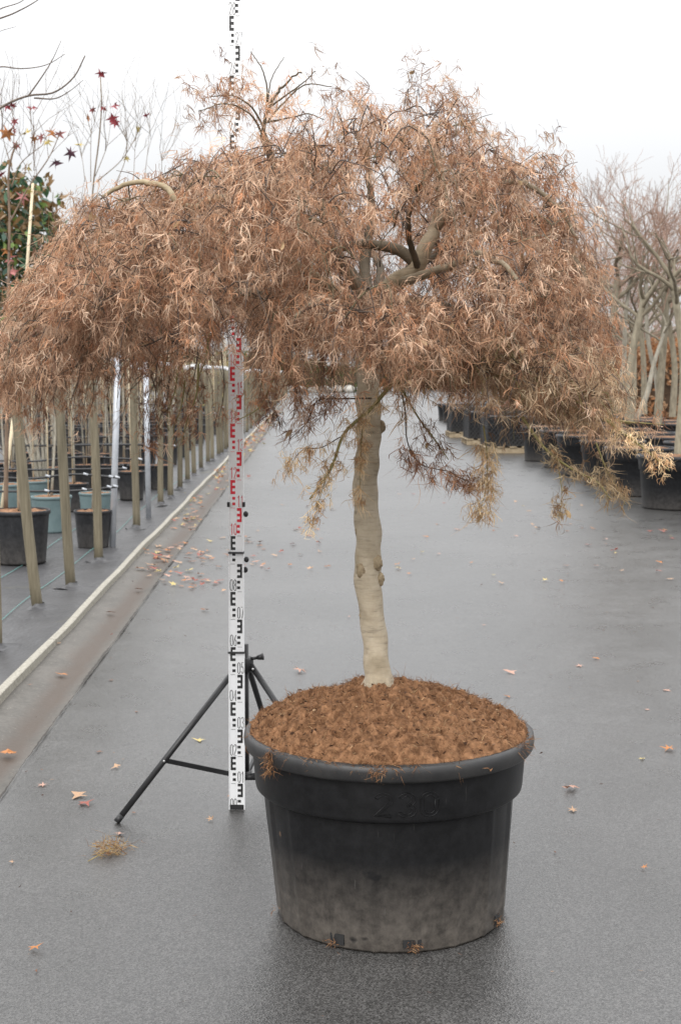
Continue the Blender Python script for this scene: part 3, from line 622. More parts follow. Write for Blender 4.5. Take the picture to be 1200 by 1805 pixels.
PROB = {0: [.27, .23, .17, .12, .09, .06, .06], 1: [.24, .28, .10, .10, .16, .12, .0], 2: [.22, .12, .22, .20, .05, .12, .07], 3: [.2, .38, .1, .05, .27, .0, .0], 4: [.12, .05, .2, .3, .03, .25, .05]}
LC = np.array([PALC[rc.choice(7, p=PROB[k])] for k in LK]) * rc.uniform(.95, 1.3, (nL, 1)) * LB_[:, :1]
LC *= np.array([.99, .985, .965]); LC[LK == 1] *= np.array([.98, 1.04, .98]); LC[LK == 3] *= np.array([1.0, 1.06, .92])
NLB = 7
p0 = np.repeat(LP, NLB, 0); d0 = unit(np.repeat(LD, NLB, 0) + rc.normal(0, .33, (nL * NLB, 3)))
sz = np.repeat(rc.uniform(.021, .043, nL) * np.where(LK >= 3, .85, 1) * LB_[:, 1], NLB)
fol = MB(); n = nL * NLB
ribbons(fol, p0 + rc.normal(0, .002, (n, 3)), d0, sz * rc.uniform(.7, 1.15, n), rc.uniform(.0012, .0028, n), .85, rc, 5, np.repeat(LC, NLB, 0) * rc.uniform(.8, 1.2, (n, 1)), .18, None, .30, 5.2)
# petioles
ribbons(fol, LP - LD * .022 + rc.normal(0, .004, LP.shape), LD, np.full(nL, .024), np.full(nL, .0011), .3, rc, 2, LC * .55, 0, np.ones(3))
# a few flat papery samaras and whole leaflets caught in the crown
k = rc.choice(nL, 260, replace=False)
ribbons(fol, LP[k], unit(LD[k] + rc.normal(0, .5, (260, 3))), rc.uniform(.016, .028, 260), rc.uniform(.008, .013, 260), .15, rc, 4, np.tile((.50, .36, .21), (260, 1)) * rc.uniform(.8, 1.15, (260, 1)), 0, np.array([.2, .8, 1, .85, .1]))
fo = tbuild(fol, 'foliage', M['leaf']); fo['kind'] = 'stuff'

# ------------------------------------------------------------------ levelling staff
S0 = G(417.5, 1428); SY = S0[1]
staff = tag(empty('measuring_staff', S0), 'tall white measuring staff with black and red decimetre marks held by the black tripod', 'measuring staff')
lean = math.atan2(P(413, 0, SY)[0] - S0[0], 2.9); staff.rotation_euler[1] = lean
DG = {'0': [arc(.5, .62, .5, .6, 0, -180) + arc(.5, 1.58, .5, .6, 180, 0) + [(1, .62)]], '1': [[(.1, 1.75), (.6, 2.2), (.6, 0)]],
      '2': [arc(.5, 1.65, .5, .55, 170, -25) + [(0, .0), (1, .0)]], '3': [arc(.45, 1.68, .48, .52, 165, -80) + arc(.45, .58, .55, .58, 85, -165)],
      '4': [[(.75, 0), (.75, 2.2), (0, .6), (1.1, .6)]], '5': [[(.95, 2.2), (.12, 2.2), (.08, 1.2)] + arc(.48, .72, .52, .68, 125, -160)],
      '6': [[(.8, 2.15), (.25, 1.3)] + arc(.5, .62, .5, .62, 140, -220)], '7': [[(0, 2.2), (1, 2.2), (.35, 0)]],
      '8': [arc(.5, 1.65, .42, .52, -90, 270, 13), arc(.5, .57, .5, .56, 90, 450, 13)], '9': [arc(.5, 1.55, .5, .62, -40, 320, 13) + [(.75, .9), (.25, .05)]]}
def stroke(mb, pl, w_):
    pl = np.array(pl, float); t = np.gradient(pl, axis=0); t /= np.linalg.norm(t, axis=1)[:, None] + 1e-9
    nr = np.stack([-t[:, 1], t[:, 0]], 1) * w_ / 2; return pl + nr, pl - nr
secs = [(0, .575, .0520, .0), (.575, .935, .0495, .004), (.935, 2.02, .0465, .008), (2.02, 3.02, .0430, .012)]
for si, (za, zb, wd, yo) in enumerate(secs):
    mb = MB(); dp = .024; yc = yo + dp / 2
    mb.box((0, yc, (za + zb) / 2), (wd, dp, zb - za)); 
    sec = mb.build('section', M['staff'], staff, smooth=False)
    for sgn in (-1, 1):
        MB().box((sgn * (wd / 2 + .0012), yc, (za + zb) / 2), (.0024, dp + .004, zb - za - .002)).build('edge_rail', M['staff'], sec, smooth=False)
    yf = yo - .0006
    for k in range(30):
        col = 'red' if 10 <= k < 20 else 'black'; B_ = MB(); z0 = k * .1 - .003; right = (k % 2 == 0)
        s_ = 1 if right else -1; xa = s_ * wd * .06; wE = wd * .36
        def rect(x_0, x_1, z_0, z_1):
            z_0, z_1 = max(z_0, za + .001), min(z_1, zb - .001)
            if z_1 - z_0 < .0008: return
            xa_, xb_ = min(x_0, x_1), max(x_0, x_1)
            B_.add([(xa_, yf, z_0), (xb_, yf, z_0), (xb_, yf, z_1), (xa_, yf, z_1)], [(0, 1, 2, 3)])
        rect(xa, xa + s_ * wE * .62, z0 + .010, z0 + .020); rect(xa, xa + s_ * wE * .62, z0 + .030, z0 + .040)
        fs = s_ if True else 1
        # the E: spine on the outer side, three arms
        rect(xa + s_ * wE * .62, xa + s_ * wE, z0 + .050, z0 + .100)
        for q in (.050, .070, .090): rect(xa, xa + s_ * wE * .62, z0 + q, z0 + q + .010)
        rect(-s_ * .004, -s_ * wd * .40, z0 + .0995, z0 + .1008)
        if z0 + .05 > za and z0 < zb and z0 + .045 < zb and z0 + .003 > za - .01:
            for q, ch in enumerate('%02d' % k):
                wdg = .0085; bx = (-wd * .43 if right else .0045) + q * (wdg + .0042)
                for pl in DG[ch]:
                    a_, b_ = stroke(None, [(bx + u_ * wdg, z0 + .004 + v_ * .0185) for u_, v_ in pl], .0022 if si < 3 else .0016)
                    n_ = len(a_); V = np.vstack([np.c_[a_[:, 0], np.full(n_, yf - .0002), a_[:, 1]], np.c_[b_[:, 0], np.full(n_, yf - .0002), b_[:, 1]]])
                    B_.add(V, [(t_, t_ + 1, n_ + t_ + 1, n_ + t_) for t_ in range(n_ - 1)])
        if B_.n: B_.build('decimetre_mark', M[col], sec, smooth=False)
for z, wd in ((.578, .060), (.938, .056)):
    MB().box((0, .010, z), (wd, .036, .005)).build('collar', M['black'], staff, smooth=False)
for s_ in (-1, 1): MB().box((s_ * .027, .012, 1.11), (.009, .026, .017)).build('clip', M['black'], staff, smooth=False)
for z, xx in ((1.075, .034), (.912, .036), (.875, .032)):
    mb = MB(); th = np.linspace(0, math.pi, 8); mb.lathe(np.stack([np.sin(th) * .009, np.cos(th) * .011], -1), 12, (xx, .016, z)); mb.tube([(xx - .012, .016, z), (xx, .016, z)], .005, 8); mb.build('locking_knob', M['tripod'], staff)
MB().box((0, .012, .010), (.050, .0265, .018)).build('shoe', M['black'], staff, smooth=False)

# ------------------------------------------------------------------ tripod
TC = np.array([P(433, 1300, SY + .045)[0], SY + .045, 0.0])
tri = tag(empty('tripod', TC), 'black tubular tripod behind the white measuring staff beside the tub', 'tripod')
APX = .535
MB().tube([(0, 0, .10), (0, 0, .60)], .0125, 14).build('centre_column', M['tripod'], tri)
mb = MB(); mb.lathe([(.0, .50), (.026, .50), (.030, .506), (.030, .545), (.024, .553), (.0, .553)], 20); mb.box((-.02, -.01, .53), (.075, .03, .022)); mb.build('head_collar', M['tripod'], tri)
mb = MB(); mb.tube([(.02, -.01, .548), (.045, -.015, .553)], .006, 8); mb.tube([(.045, -.015, .553), (.066, -.018, .558)], [.008, .013], 10); mb.build('locking_knob', M['tripod'], tri)
mb = MB(); mb.lathe([(.0, .105), (.02, .105), (.022, .11), (.022, .13), (.0, .132)], 16); mb.box((.015, -.012, .112), (.05, .02, .018)); mb.build('lower_collar', M['tripod'], tri)
FT = G(208, 1452) - TC
feet = [FT, np.array([.40, -.24, 0]), np.array([.10, .47, 0])]
for f in feet:
    f = f * np.array([1, 1, 0]); dr = unit(f); a = dr * .026 + np.array([0, 0, APX - .01]); b_ = f + np.array([0, 0, .012])
    lg = MB().tube([a, (a + b_) / 2, b_], .0108, 12).build('leg', M['tripod'], tri)
    MB().tube([b_ + (a - b_) * .03, b_ - (a - b_) * .012], .0118, 10).build('foot_cap', M['hose'], lg)
    mp = a + (b_ - a) * .62; c0 = dr * .020 + np.array([0, 0, .115]); br = MB(); X_ = unit(c0 - mp); Y_ = unit(np.cross([0, 0, 1], X_)); Z_ = np.cross(X_, Y_)
    br.box((mp + c0) / 2 - Y_ * .0, (np.linalg.norm(c0 - mp), .010, .017), X_, Y_, Z_); bo = br.build('brace', M['tripod'], tri, smooth=False)
    if f[0] < 0: pass
    for q in (mp, a + (b_ - a) * .02):
        MB().tube([q + np.array([0, -.013, 0]), q + np.array([0, -.016, 0])], .0045, 8).build('rivet', M['steel'], lg)

# ------------------------------------------------------------------ pots and soil, shared meshes
def pot_meshes(rt, rb, h, band=True):
    bd = MB()
    if band: bd.lathe([(0, .005), (rb * .97, .005), (rb, .0), (rb * 1.01, .02), (rt * .90, h * .72), (rt * .935, h * .725), (rt * .955, h * .93)], 36)
    else: bd.lathe([(0, .005), (rb * .97, .005), (rb, .0), (rb * 1.01, .02), (rt * .95, h * .93)], 36)
    rm = MB().lathe([(rt * .95, h * .92), (rt * .985, h * .92), (rt, h * .935), (rt, h * .985), (rt * .98, h), (rt * .955, h), (rt * .94, h * .985), (rt * .92, h * .8)], 36)
    so = MB(); k = np.arange(36) * 2 * np.pi / 36; rr = np.linspace(.02, rt * .94, 9)
    R_, A_ = np.meshgrid(rr, k, indexing='ij'); x, y = R_ * np.cos(A_), R_ * np.sin(A_)
    z = h * .955 + .05 * rt * (1 - (R_ / rt) ** 2) + .03 * (vnoise(x + 5, y + 5, 30, 4) - .5) * (R_ < rt * .9)
    i = np.arange(8)[:, None] * 36; j = np.arange(36)[None]; j2 = (j + 1) % 36
    so.add(np.stack([x, y, z], -1).reshape(-1, 3), np.stack([i + j, i + j2, i + 36 + j2, i + 36 + j], -1).reshape(-1, 4))
    ms = [b_.mesh(n_) for b_, n_ in ((bd, 'body'), (rm, 'rim'), (so, 'soil'))]
    ms[2].materials.append(M['soilfar']); return ms
PM = {}
for key, a, mt, mr_ in (('big', (.47, .39, .62), 'potfar', 'potfar'), ('mid', (.235, .19, .42), 'potfar', 'potfar'), ('small', (.17, .135, .34), 'potfar', 'potfar'), ('teal', (.20, .165, .36), 'potteal', 'potteal')):
    ms = pot_meshes(*a, band=(key == 'big')); ms[0].materials.append(M[mt]); ms[1].materials.append(M[mr_]); PM[key] = ms
def put_pot(key, p, label, group, sc=1.0, cat='plant pot'):
    t = tag(empty('plant_pot', p, rng.uniform(0, 6)), label, cat, group); t.scale = (sc, sc, sc)
    inst('body', PM[key][0], None, t); inst('rim', PM[key][1], None, t); inst('soil', PM[key][2], None, t); return t

# ------------------------------------------------------------------ posts along the left bed
ORD = ['first', 'second', 'third', 'fourth', 'fifth', 'sixth', 'seventh', 'eighth', 'ninth', 'tenth', 'eleventh', 'twelfth', 'thirteenth', 'fourteenth', 'fifteenth', 'sixteenth', 'seventeenth']
post_k = np.linspace(0, 1, 9)
def wood_post(base, topd, h, r, label, group):
    t = tag(empty('wooden_post', base), label, 'post', group)
    q = np.stack([np.array([0, 0, -.05]) + np.array([topd[0], topd[1], h]) * k + np.array([.006 * math.sin(k * 5 + base[1]), 0, 0]) for k in post_k])
    mb = MB().tube(q, r * np.linspace(1.04, .96, 9), 12, C=np.array((1, 1, 1)) * rng.uniform(.75, 1.2)); mb.build('shaft', M['post'], t)
    cap = MB().tube([q[-1] + np.array([0, 0, -.05]), q[-1] + np.array([0, 0, .012])], r * 1.12, 12); cap.build('cap', M['whiteplastic'], t)
    return t
near = [(-9, 1146, -14, 700), (68, 1077, 25, 690), (127, 1039, 102, 700), (175, 993, 163, 700), (240, 934, 236, 660), (284, 892, 281, 660), (301, 880, 298, 650), (317, 865, 315, 650), (330, 851, 328, 650), (342, 840, 339, 650), (355, 830, 352, 650), (367, 819, 362, 640), (374, 813, 370, 640), (385, 805, 380, 634), (391, 802, 388, 634), (398, 796, 395, 634)]
for k, (a, b_, c, d_) in enumerate(near):
    p = G(a, b_); q = P(c, d_, p[1]); s_ = 1.70 / (q[2]); td = np.array([(q[0] - p[0]) * s_, 0, 0])
    p[2] = .0
    wood_post(p, td, 1.74 + rng.uniform(-.02, .02), .036 if k < 5 else .034, 'weathered round wooden post, %s wooden one counting from the left edge along the kerb' % ORD[k], 'wooden posts along the kerb')
    # cloth flap pulled up round the foot
    fl = MB(); a_ = np.linspace(0, 6.283, 15)[:-1]
    fl.lathe([(.039, .055), (.045, .035), (.07, .022), (.13, .012)], 14, (0, 0, 0)); V = fl.V[0]; aa = np.arctan2(V[:, 1], V[:, 0]); V[:, 2] += .010 * np.sin(aa * 3 + k) * (np.hypot(V[:, 0], V[:, 1]) > .05); V[:, :2] *= (1 + .25 * np.sin(aa * 2 + k))[:, None] ** (np.hypot(V[:, 0], V[:, 1]) > .06)[:, None]
    o = fl.build('cloth_collar', M['cloth'], bpy.data.objects['ground_cloth']); o.location = tuple(p)
vlast = lat(G(398, 796)); ul = alo(G(398, 796)); k = 0
while ul < 105:
    ul += 1.3 + rng.uniform(-.1, .1); p = road(ul, vlast - .02 + rng.uniform(-.04, .04))
    wood_post(p, np.array([rng.normal(0, .02), 0, 0]), 1.72 + rng.uniform(-.03, .03), .036, 'pale wooden post in the dense far row running on behind the measuring staff', 'far row of wooden posts')
for a, b_, c, d_, lb in ((198, 967, 208, 628, 'leaning galvanised steel tube post, nearer and taller of the two grey ones'), (262, 917, 257, 645, 'upright galvanised steel tube post, farther of the two grey ones')):
    p = G(a, b_); q = P(c, d_, p[1]); t = tag(empty('steel_post', p), lb, 'post', 'grey steel posts')
    v = q - p; MB().tube([(0, 0, -.03), v * .5, v * 1.03], .029, 14).build('tube', M['galv'], t)
    MB().box(v * .985 + np.array([0, -.005, 0]), (.16, .03, .02)).build('bracket', M['galv'], t, smooth=False)
wire = MB(); u = np.linspace(alo(G(330, 851)), 105, 60); wire.tube(np.stack([road(a, vlast, 1.70 - .01 * math.sin(a * 2.4)) for a in u]), .004, 5)
tag(wire.build('tie_wire', M['galv']), 'thin grey wire running along the tops of the far wooden posts', 'wire')

# ------------------------------------------------------------------ pots of the left bed
LB = 'plant pots standing on the ground cloth'
left = [('mid', 28, 1000, 1.05, 'black round pot at the left edge behind the first leaning post'), ('teal', 86, 943, 1.0, 'teal round pot between the second and third wooden posts'),
        ('small', 160, 971, 1.0, 'black tapered pot just left of the leaning grey steel post'), ('teal', 165, 925, .88, 'small teal pot rim showing behind the black tapered pot'),
        ('small', 128, 905, .95, 'black pot just behind the teal pot and second post'), ('small', 229, 884, 1.05, 'black pot seen between the two grey steel posts'),
        ('small', 146, 866, 1.0, 'dark pot farther back left of the leaning grey steel post'), ('small', 194, 866, 1.0, 'dark pot farther back right behind the leaning grey steel post'),
        ('mid', 246, 866, .8, 'dark pot with tan root ball left behind the upright steel post'), ('mid', 280, 866, .8, 'dark pot with tan root ball right behind the upright steel post'),
        ('teal', 6, 915, 1.0, 'teal pot at the far left edge behind the black pot'), ('teal', 56, 900, .9, 'teal pot rim behind the front teal pot'),
        ('small', 20, 880, 1.0, 'black pot at the left edge in the third row'), ('small', 90, 872, 1.0, 'black pot in the third row behind the second wooden post')]
lp = []
for key, a, b_, s_, lb in left:
    p = G(a, b_); dep = {'mid': .19, 'teal': .165, 'small': .135}[key] * s_; p = p + np.array([0, dep, .0]); p[2] = .012
    put_pot(key, p, lb, LB, s_); lp.append((p, {'mid': .42, 'teal': .36, 'small': .34}[key] * s_))
far, farrow = [], []
for row, u in enumerate(np.arange(19.5, 50, 2.4)):
    for v in np.arange(.8, 7.5, .62):
        p = road(u + rng.uniform(-.15, .15), vlast - v + rng.uniform(-.08, .08), .012)
        X = 600 + F * p[0] / p[1]
        if X < -30: continue
        far.append(p); farrow.append(row)
for p, row in zip(far, farrow):
    put_pot('small' if rng.random() < .7 else 'mid', p, 'dark nursery pot in the %s of the far rows behind the wooden posts' % ORD[row], 'far pots of the left bed, %s row' % ORD[row])
# ------------------------------------------------------------------ bare trees and saplings
def grow(mb, p, d, ln, r, lvl, rg, C, up=.12, spread=.55, kids=(3, 4), nmin=.0016, twigC=None, gnarl=.10):
    n = 6 if lvl > 1 else 4; pts = [p]; dd = d.copy()
    for k in range(n):
        dd = unit(dd + rg.normal(0, gnarl, 3) + np.array([0, 0, up * .35])); pts.append(pts[-1] + dd * ln / n)
    pts = np.array(pts); sides = 8 if r > .02 else (5 if r > .007 else 3)
    mb.tube(pts, np.linspace(r, max(nmin, r * .55), n + 1), sides, cap=False, C=C if (r > .008 or twigC is None) else twigC)
    if lvl == 0: return
    for q in range(int(rg.integers(kids[0], kids[1] + 1)) + (lvl < 2)):
        k = int(rg.integers(2, n + 1)); a = unit(pts[k] - pts[k - 1]); sd = unit(np.cross(a, rg.normal(size=3)))
        grow(mb, pts[k], unit(a * (1 - spread) + sd * spread + np.array([0, 0, up])), ln * rg.uniform(.55, .8), max(nmin, r * rg.uniform(.42, .6)), lvl - 1, rg, C, up, spread, kids, nmin, twigC, gnarl)
# left bed saplings: a thin stem tied to a cane
SAP = []
for q in range(5):
    rg = np.random.default_rng(100 + q); st = MB(); h = 1.7 + .25 * q
    q0 = smoothpath([(0, 0, 0), (rg.normal(0, .03), rg.normal(0, .03), h * .5), (rg.normal(0, .06), rg.normal(0, .06), h)], 10)
    st.tube(q0, np.linspace(.014, .004, 10), 6)
    for k in range(9):
        b0 = q0[int(rg.integers(2, 10))]; grow(st, b0, unit(np.array([rg.normal(), rg.normal(), .7])), rg.uniform(.25, .6), .004, 1, rg, (.62, .5, .42), .15, .5, (2, 3), .0014)
    cn_ = MB().tube([(.03, .01, -.02), (.035, .0, h * .92)], .007, 6)
    m1, m2 = st.mesh('stem'), cn_.mesh('cane'); m1.materials.append(M['greybark']); m2.materials.append(M['bamboo']); SAP.append((m1, m2))
def sapling(p, q, label, group, sc=1.0):
    t = tag(empty('sapling', p, rng.uniform(0, 6)), label, 'sapling', group); t.scale = (sc,) * 3
    inst('stem', SAP[q][0], None, t); inst('cane', SAP[q][1], None, t)
nm = [l_[4] for l_ in left]
for k, (p, h) in enumerate(lp):
    sapling(p + np.array([0, 0, h * .95]), k % 5, 'bare caned sapling in the ' + ' '.join(nm[k].split(' between')[0].split()[:11]), 'saplings in the front pots of the left bed')
for k, (p, row) in enumerate(zip(far, farrow)):
    if rng.random() < .8: sapling(p + np.array([0, 0, .33]), int(rng.integers(0, 5)), 'bare caned sapling in the %s of the far pot rows on the left' % ORD[row], 'far saplings of the left bed, %s row' % ORD[row], rng.uniform(.8, 1.15))
# drip hoses strung across the left bed
for k, (b0, b1, Y0) in enumerate(((822, 826, 13.2), (836, 842, 12.4), (866, 858, 12.2), (808, 810, 15.0), (780, 783, 17.0), (788, 786, 19.0), (768, 768, 20.5), (757, 758, 22.0), (746, 748, 23.5), (738, 738, 25.0), (728, 729, 26.5), (716, 718, 28.5))):
    x1_ = np.interp(Y0, [12, 14, 20, 28], [205, 236, 325, 395])
    q = smoothpath([P(-60, b0, Y0 + .1), P(60, (b0 + b1) / 2 + 4, Y0), P(130, (b0 + b1) / 2 + 3 * (-1) ** k, Y0), P(x1_, b1, Y0)], 26)
    h = tag(MB().tube(q, .011 if Y0 < 16 else .014, 6).build('drip_hose', M['hose']), 'black drip hose strung level across the left bed, %s up from the lowest' % ORD[k], 'hose', 'drip hoses across the left bed')
    for a in (([198, 154, 88] if Y0 < 13 else []) + [int(x1_) - 4]):
        j = int(np.argmin(np.abs(q[:, 0] - P(a, b1, Y0)[0]))); c = q[j]
        mb = MB().tube([c + np.array([-.04, -.012, .012]), c + np.array([.0, -.012, .0])], .010, 8); mb.build('connector', M['galv'], h)

# ------------------------------------------------------------------ leafy things on the left
def leafcards(mb, pts, size, cols, rg, droop=.3, asp=.5, seg=3):
    n = len(pts); d = unit(rg.normal(size=(n, 3)) + np.array([0, 0, -droop]))
    ribbons(mb, pts, d, size * rg.uniform(.7, 1.2, n), size * asp * rg.uniform(.8, 1.2, n), .25, rg, seg, cols, .1, np.interp(np.linspace(0, 1, seg + 1), [0, .35, .7, 1], [.15, 1, .8, .08]))
rg = np.random.default_rng(31)
mg = tag(empty('magnolia_shrub', G(40, 900) + np.array([0, 1.2, 0])), 'evergreen shrub with glossy green and bronze leaves at the left edge', 'shrub'); Yb = mg.location[1]
org = np.array(mg.location); mb = MB(); 
for q in range(7):
    e = P(rg.uniform(-60, 110), rg.uniform(330, 460), Yb + rg.uniform(-.4, .4)) - org
    mb.tube(smoothpath([(0, 0, .0), e * np.array([.5, .5, .5]), e], 8), np.linspace(.02, .006, 8), 6)
mb.build('stem', M['greybark'], mg)
pts, cs = [], []
while len(pts) < 3600:
    a, b_ = rg.uniform(-80, 122), rg.uniform(280, 640); dx = (a - 20) / 100; dyv = (b_ - 480) / 180
    if dx * dx * .9 + dyv * dyv > 1 + .25 * math.sin(a * .13) * math.cos(b_ * .09): continue
    pts.append(P(a, b_, Yb + rg.normal(0, .35)) - org); g_ = rg.random()
    cs.append((.20, .12, .05) if g_ < .28 * (1 + (b_ < 400)) else ((.05, .11, .055) if g_ < .7 else ((.16, .24, .06) if g_ < .82 else (.035, .075, .05))))
mb = MB(); leafcards(mb, np.array(pts), .125, np.array(cs), rg, .2, .5); mb.build('foliage', M['leafgreen'], mg)['kind'] = 'stuff'

def star(lobes, r, rg, curl=.25):
    V = [(0, 0, 0)]; T = []; K = lobes * 2 + 1; st = -1.0
    angs = np.linspace(-2.5, 2.5, K)
    for k, a in enumerate(angs):
        rr = (1.0 if k % 2 == 0 else .38) * (1 - .22 * abs(a) / 2.5) * rg.uniform(.88, 1.08); x, y = rr * math.sin(a), rr * math.cos(a)
        V.append((x * r, y * r, r * curl * (rr ** 2) * math.sin(a * 1.3 + rg.uniform(-.6, .6)) + r * .25 * curl * rg.normal()))
    V.append((0, -.12 * r, .02 * r)); K1 = len(V) - 1
    for k in range(1, K1 - 1): T.append((0, k + 1, k))
    T.append((0, 1, K1)); T.append((0, K1, K1 - 1))
    V = np.array(V); stem = np.array([(-.012 * r, -.1 * r, 0), (.012 * r, -.1 * r, 0), (.02 * r, -.75 * r, .10 * r), (.0, -.75 * r, .10 * r)])
    return np.vstack([V, stem]), T, [(len(V), len(V) + 1, len(V) + 2, len(V) + 3)]
def hangleaf(mb, p, r, col, rg):
    V, T, Q = star(5, r, rg, .8); a = unit(np.array([rg.normal(0, .5), rg.normal(0, .5), -1])); f = unit(np.cross(a, [rg.normal(), -1.0, rg.normal(0, .3)])); n_ = np.cross(f, a)
    W = V[:, [0]] * f + V[:, [1]] * a + V[:, [2]] * n_; mb.add(W + p, Q, T, np.array(col) * rg.uniform(.85, 1.15))
RED, ORG, YEL, PUR, PNK = (.26, .045, .055), (.42, .17, .06), (.46, .36, .12), (.12, .055, .075), (.36, .14, .13)
def gum(base, paths, leaves, label, stemc):
    t = tag(empty('sweetgum_sapling', base), label, 'sapling'); o = np.array(base); mb = MB()
    for pp, r0 in paths: q = smoothpath([P(*a) for a in pp], 6 * len(pp)) - o; mb.tube(q, np.linspace(r0, r0 * .4, len(q)), 6, C=stemc)
    rg = np.random.default_rng(int(abs(base[0]) * 1000)); tw_ = MB()
    for pp, r0 in paths:
        q = smoothpath([P(*a) for a in pp], 20) - o
        for _ in range(5):
            k = int(rg.integers(8, 20)); grow(tw_, q[k], unit(np.array([rg.normal(0, .5), rg.normal(0, .5), 1])), rg.uniform(.15, .5), .0028, 1, rg, np.array(stemc) * .9, .2, .4, (1, 2), .0014)
    tw_.build('twigs', M['greybark'], t)['kind'] = 'stuff'
    mb.build('stem', M['greybark'], t)
    for a, b_, y, r, c in leaves:
        lm = MB(); hangleaf(lm, P(a, b_, y) - o, r * 1.05, c, rg); lm.build('leaf', M['fallen'], t)
y1 = 11.8
gum(np.array([P(10, 900, y1)[0], y1, .35]), [([(10, 900, y1), (14, 600, y1), (17, 400, y1), (22, 270, y1), (30, 250, y1)], .02), ([(18, 390, y1), (50, 330, y1), (90, 270, y1), (105, 235, y1)], .008), ([(20, 330, y1), (35, 290, y1), (75, 255, y1)], .006), ([(22, 300, y1), (10, 260, y1), (2, 230, y1)], .005), ([(24, 260, y1), (24, 215, y1), (20, 190, y1)], .004), ([(60, 300, y1), (60, 240, y1), (58, 195, y1)], .004)],
    [(13, 232, y1, .09, ORG), (12, 186, y1, .05, RED), (22, 184, y1, .05, RED), (57, 190, y1, .045, RED), (25, 213, y1, .045, RED), (25, 228, y1, .05, PNK), (46, 232, y1, .05, YEL), (60, 243, y1, .055, ORG), (72, 240, y1, .05, PNK), (84, 248, y1, .05, YEL), (92, 232, y1, .06, ORG), (104, 235, y1, .055, PNK), (98, 285, y1, .06, PUR), (30, 255, y1, .05, PNK), (3, 305, y1, .05, RED), (40, 345, y1, .07, PNK), (50, 292, y1, .07, YEL), (52, 335, y1, .05, YEL), (10, 440, y1, .06, ORG), (18, 455, y1, .06, PNK), (22, 478, y1, .06, PNK), (125, 268, y1, .07, PUR)],
    'slender sapling with red and orange star leaves at the left edge above the shrub', (.55, .42, .36))
y2 = 13.4
gum(np.array([P(165, 900, y2)[0], y2, .35]), [([(165, 900, y2), (163, 600, y2), (165, 320, y2), (175, 240, y2), (179, 180, y2), (177, 135, y2)], .014), ([(168, 310, y2), (190, 250, y2), (195, 215, y2)], .004), ([(170, 320, y2), (215, 280, y2), (245, 230, y2), (257, 208, y2)], .005), ([(160, 320, y2), (160, 260, y2), (162, 205, y2)], .004), ([(205, 320, y2), (218, 290, y2), (222, 195, y2)], .004), ([(150, 320, y2), (145, 280, y2), (141, 258, y2)], .003), ([(235, 320, y2), (238, 260, y2), (240, 225, y2)], .003), ([(255, 310, y2), (262, 250, y2), (264, 225, y2)], .003), ([(285, 305, y2), (285, 265, y2)], .003)],
    [(178, 128, y2, .06, RED), (163, 192, y2, .05, RED), (182, 190, y2, .05, RED), (202, 186, y2, .06, RED), (195, 208, y2, .075, RED), (203, 215, y2, .06, RED), (154, 206, y2, .05, ORG), (258, 202, y2, .05, RED), (243, 226, y2, .05, YEL), (180, 180, y2, .03, PUR), (140, 254, y2, .05, YEL), (224, 278, y2, .04, YEL)],
    'thin whip with a few red star leaves against the sky left of the crown', (.62, .52, .45))
st = tag(MB().tube([P(36, 640, 12.6), P(58, 322, 12.6)], [.016, .012], 8).build('bamboo_cane', M['bamboo']), 'pale bamboo cane leaning in front of the evergreen shrub', 'cane')
MB().tube([P(-10, 1000, 12.6), P(36, 640, 12.6)], [.016, .016], 8).build('lower_length', M['bamboo'], st)
bx_ = -90; yb = 8.2; base = np.array([P(bx_, 800, yb)[0] - .4, yb, .0]); t = tag(empty('bare_tree', base), 'leafless tree whose twigs reach in at the upper left corner', 'tree'); mb = MB()
mb.tube(smoothpath([base, base + np.array([.03, 0, 1.2]), base + np.array([.05, 0, 2.5]), base + np.array([.0, 0, 3.7])], 16) - base, np.linspace(.05, .018, 16), 9); mb.build('trunk', M['greybark'], t)
tp = base + np.array([.05, 0, 2.4])
for pp, r0 in (([tuple(tp), P(-40, 230, yb), P(0, 190, yb), P(50, 168, yb), P(95, 162, yb), P(130, 135, yb), P(150, 97, yb)], .012), ([P(50, 168, yb), P(70, 140, yb), P(92, 105, yb), P(108, 70, yb)], .005), ([P(60, 172, yb), P(100, 172, yb), P(125, 158, yb), P(147, 140, yb)], .005),
               ([P(-60, 200, yb), P(0, 117, yb), P(35, 120, yb), P(85, 112, yb), P(115, 94, yb)], .006), ([P(-80, 100, yb), P(-20, 40, yb), P(25, 22, yb), P(65, 0, yb), P(90, -20, yb)], .008), ([P(-60, 60, yb), P(0, 15, yb), P(40, 0, yb), P(60, -20, yb)], .006), ([P(-60, 90, yb), P(0, 54, yb), P(28, 46, yb)], .004)):
    q = smoothpath(np.array(pp), 7 * len(pp)) - base; MB().tube(q, np.linspace(r0, r0 * .3, len(q)), 6, C=(.40, .33, .32)).build('branch', M['greybark'], t)

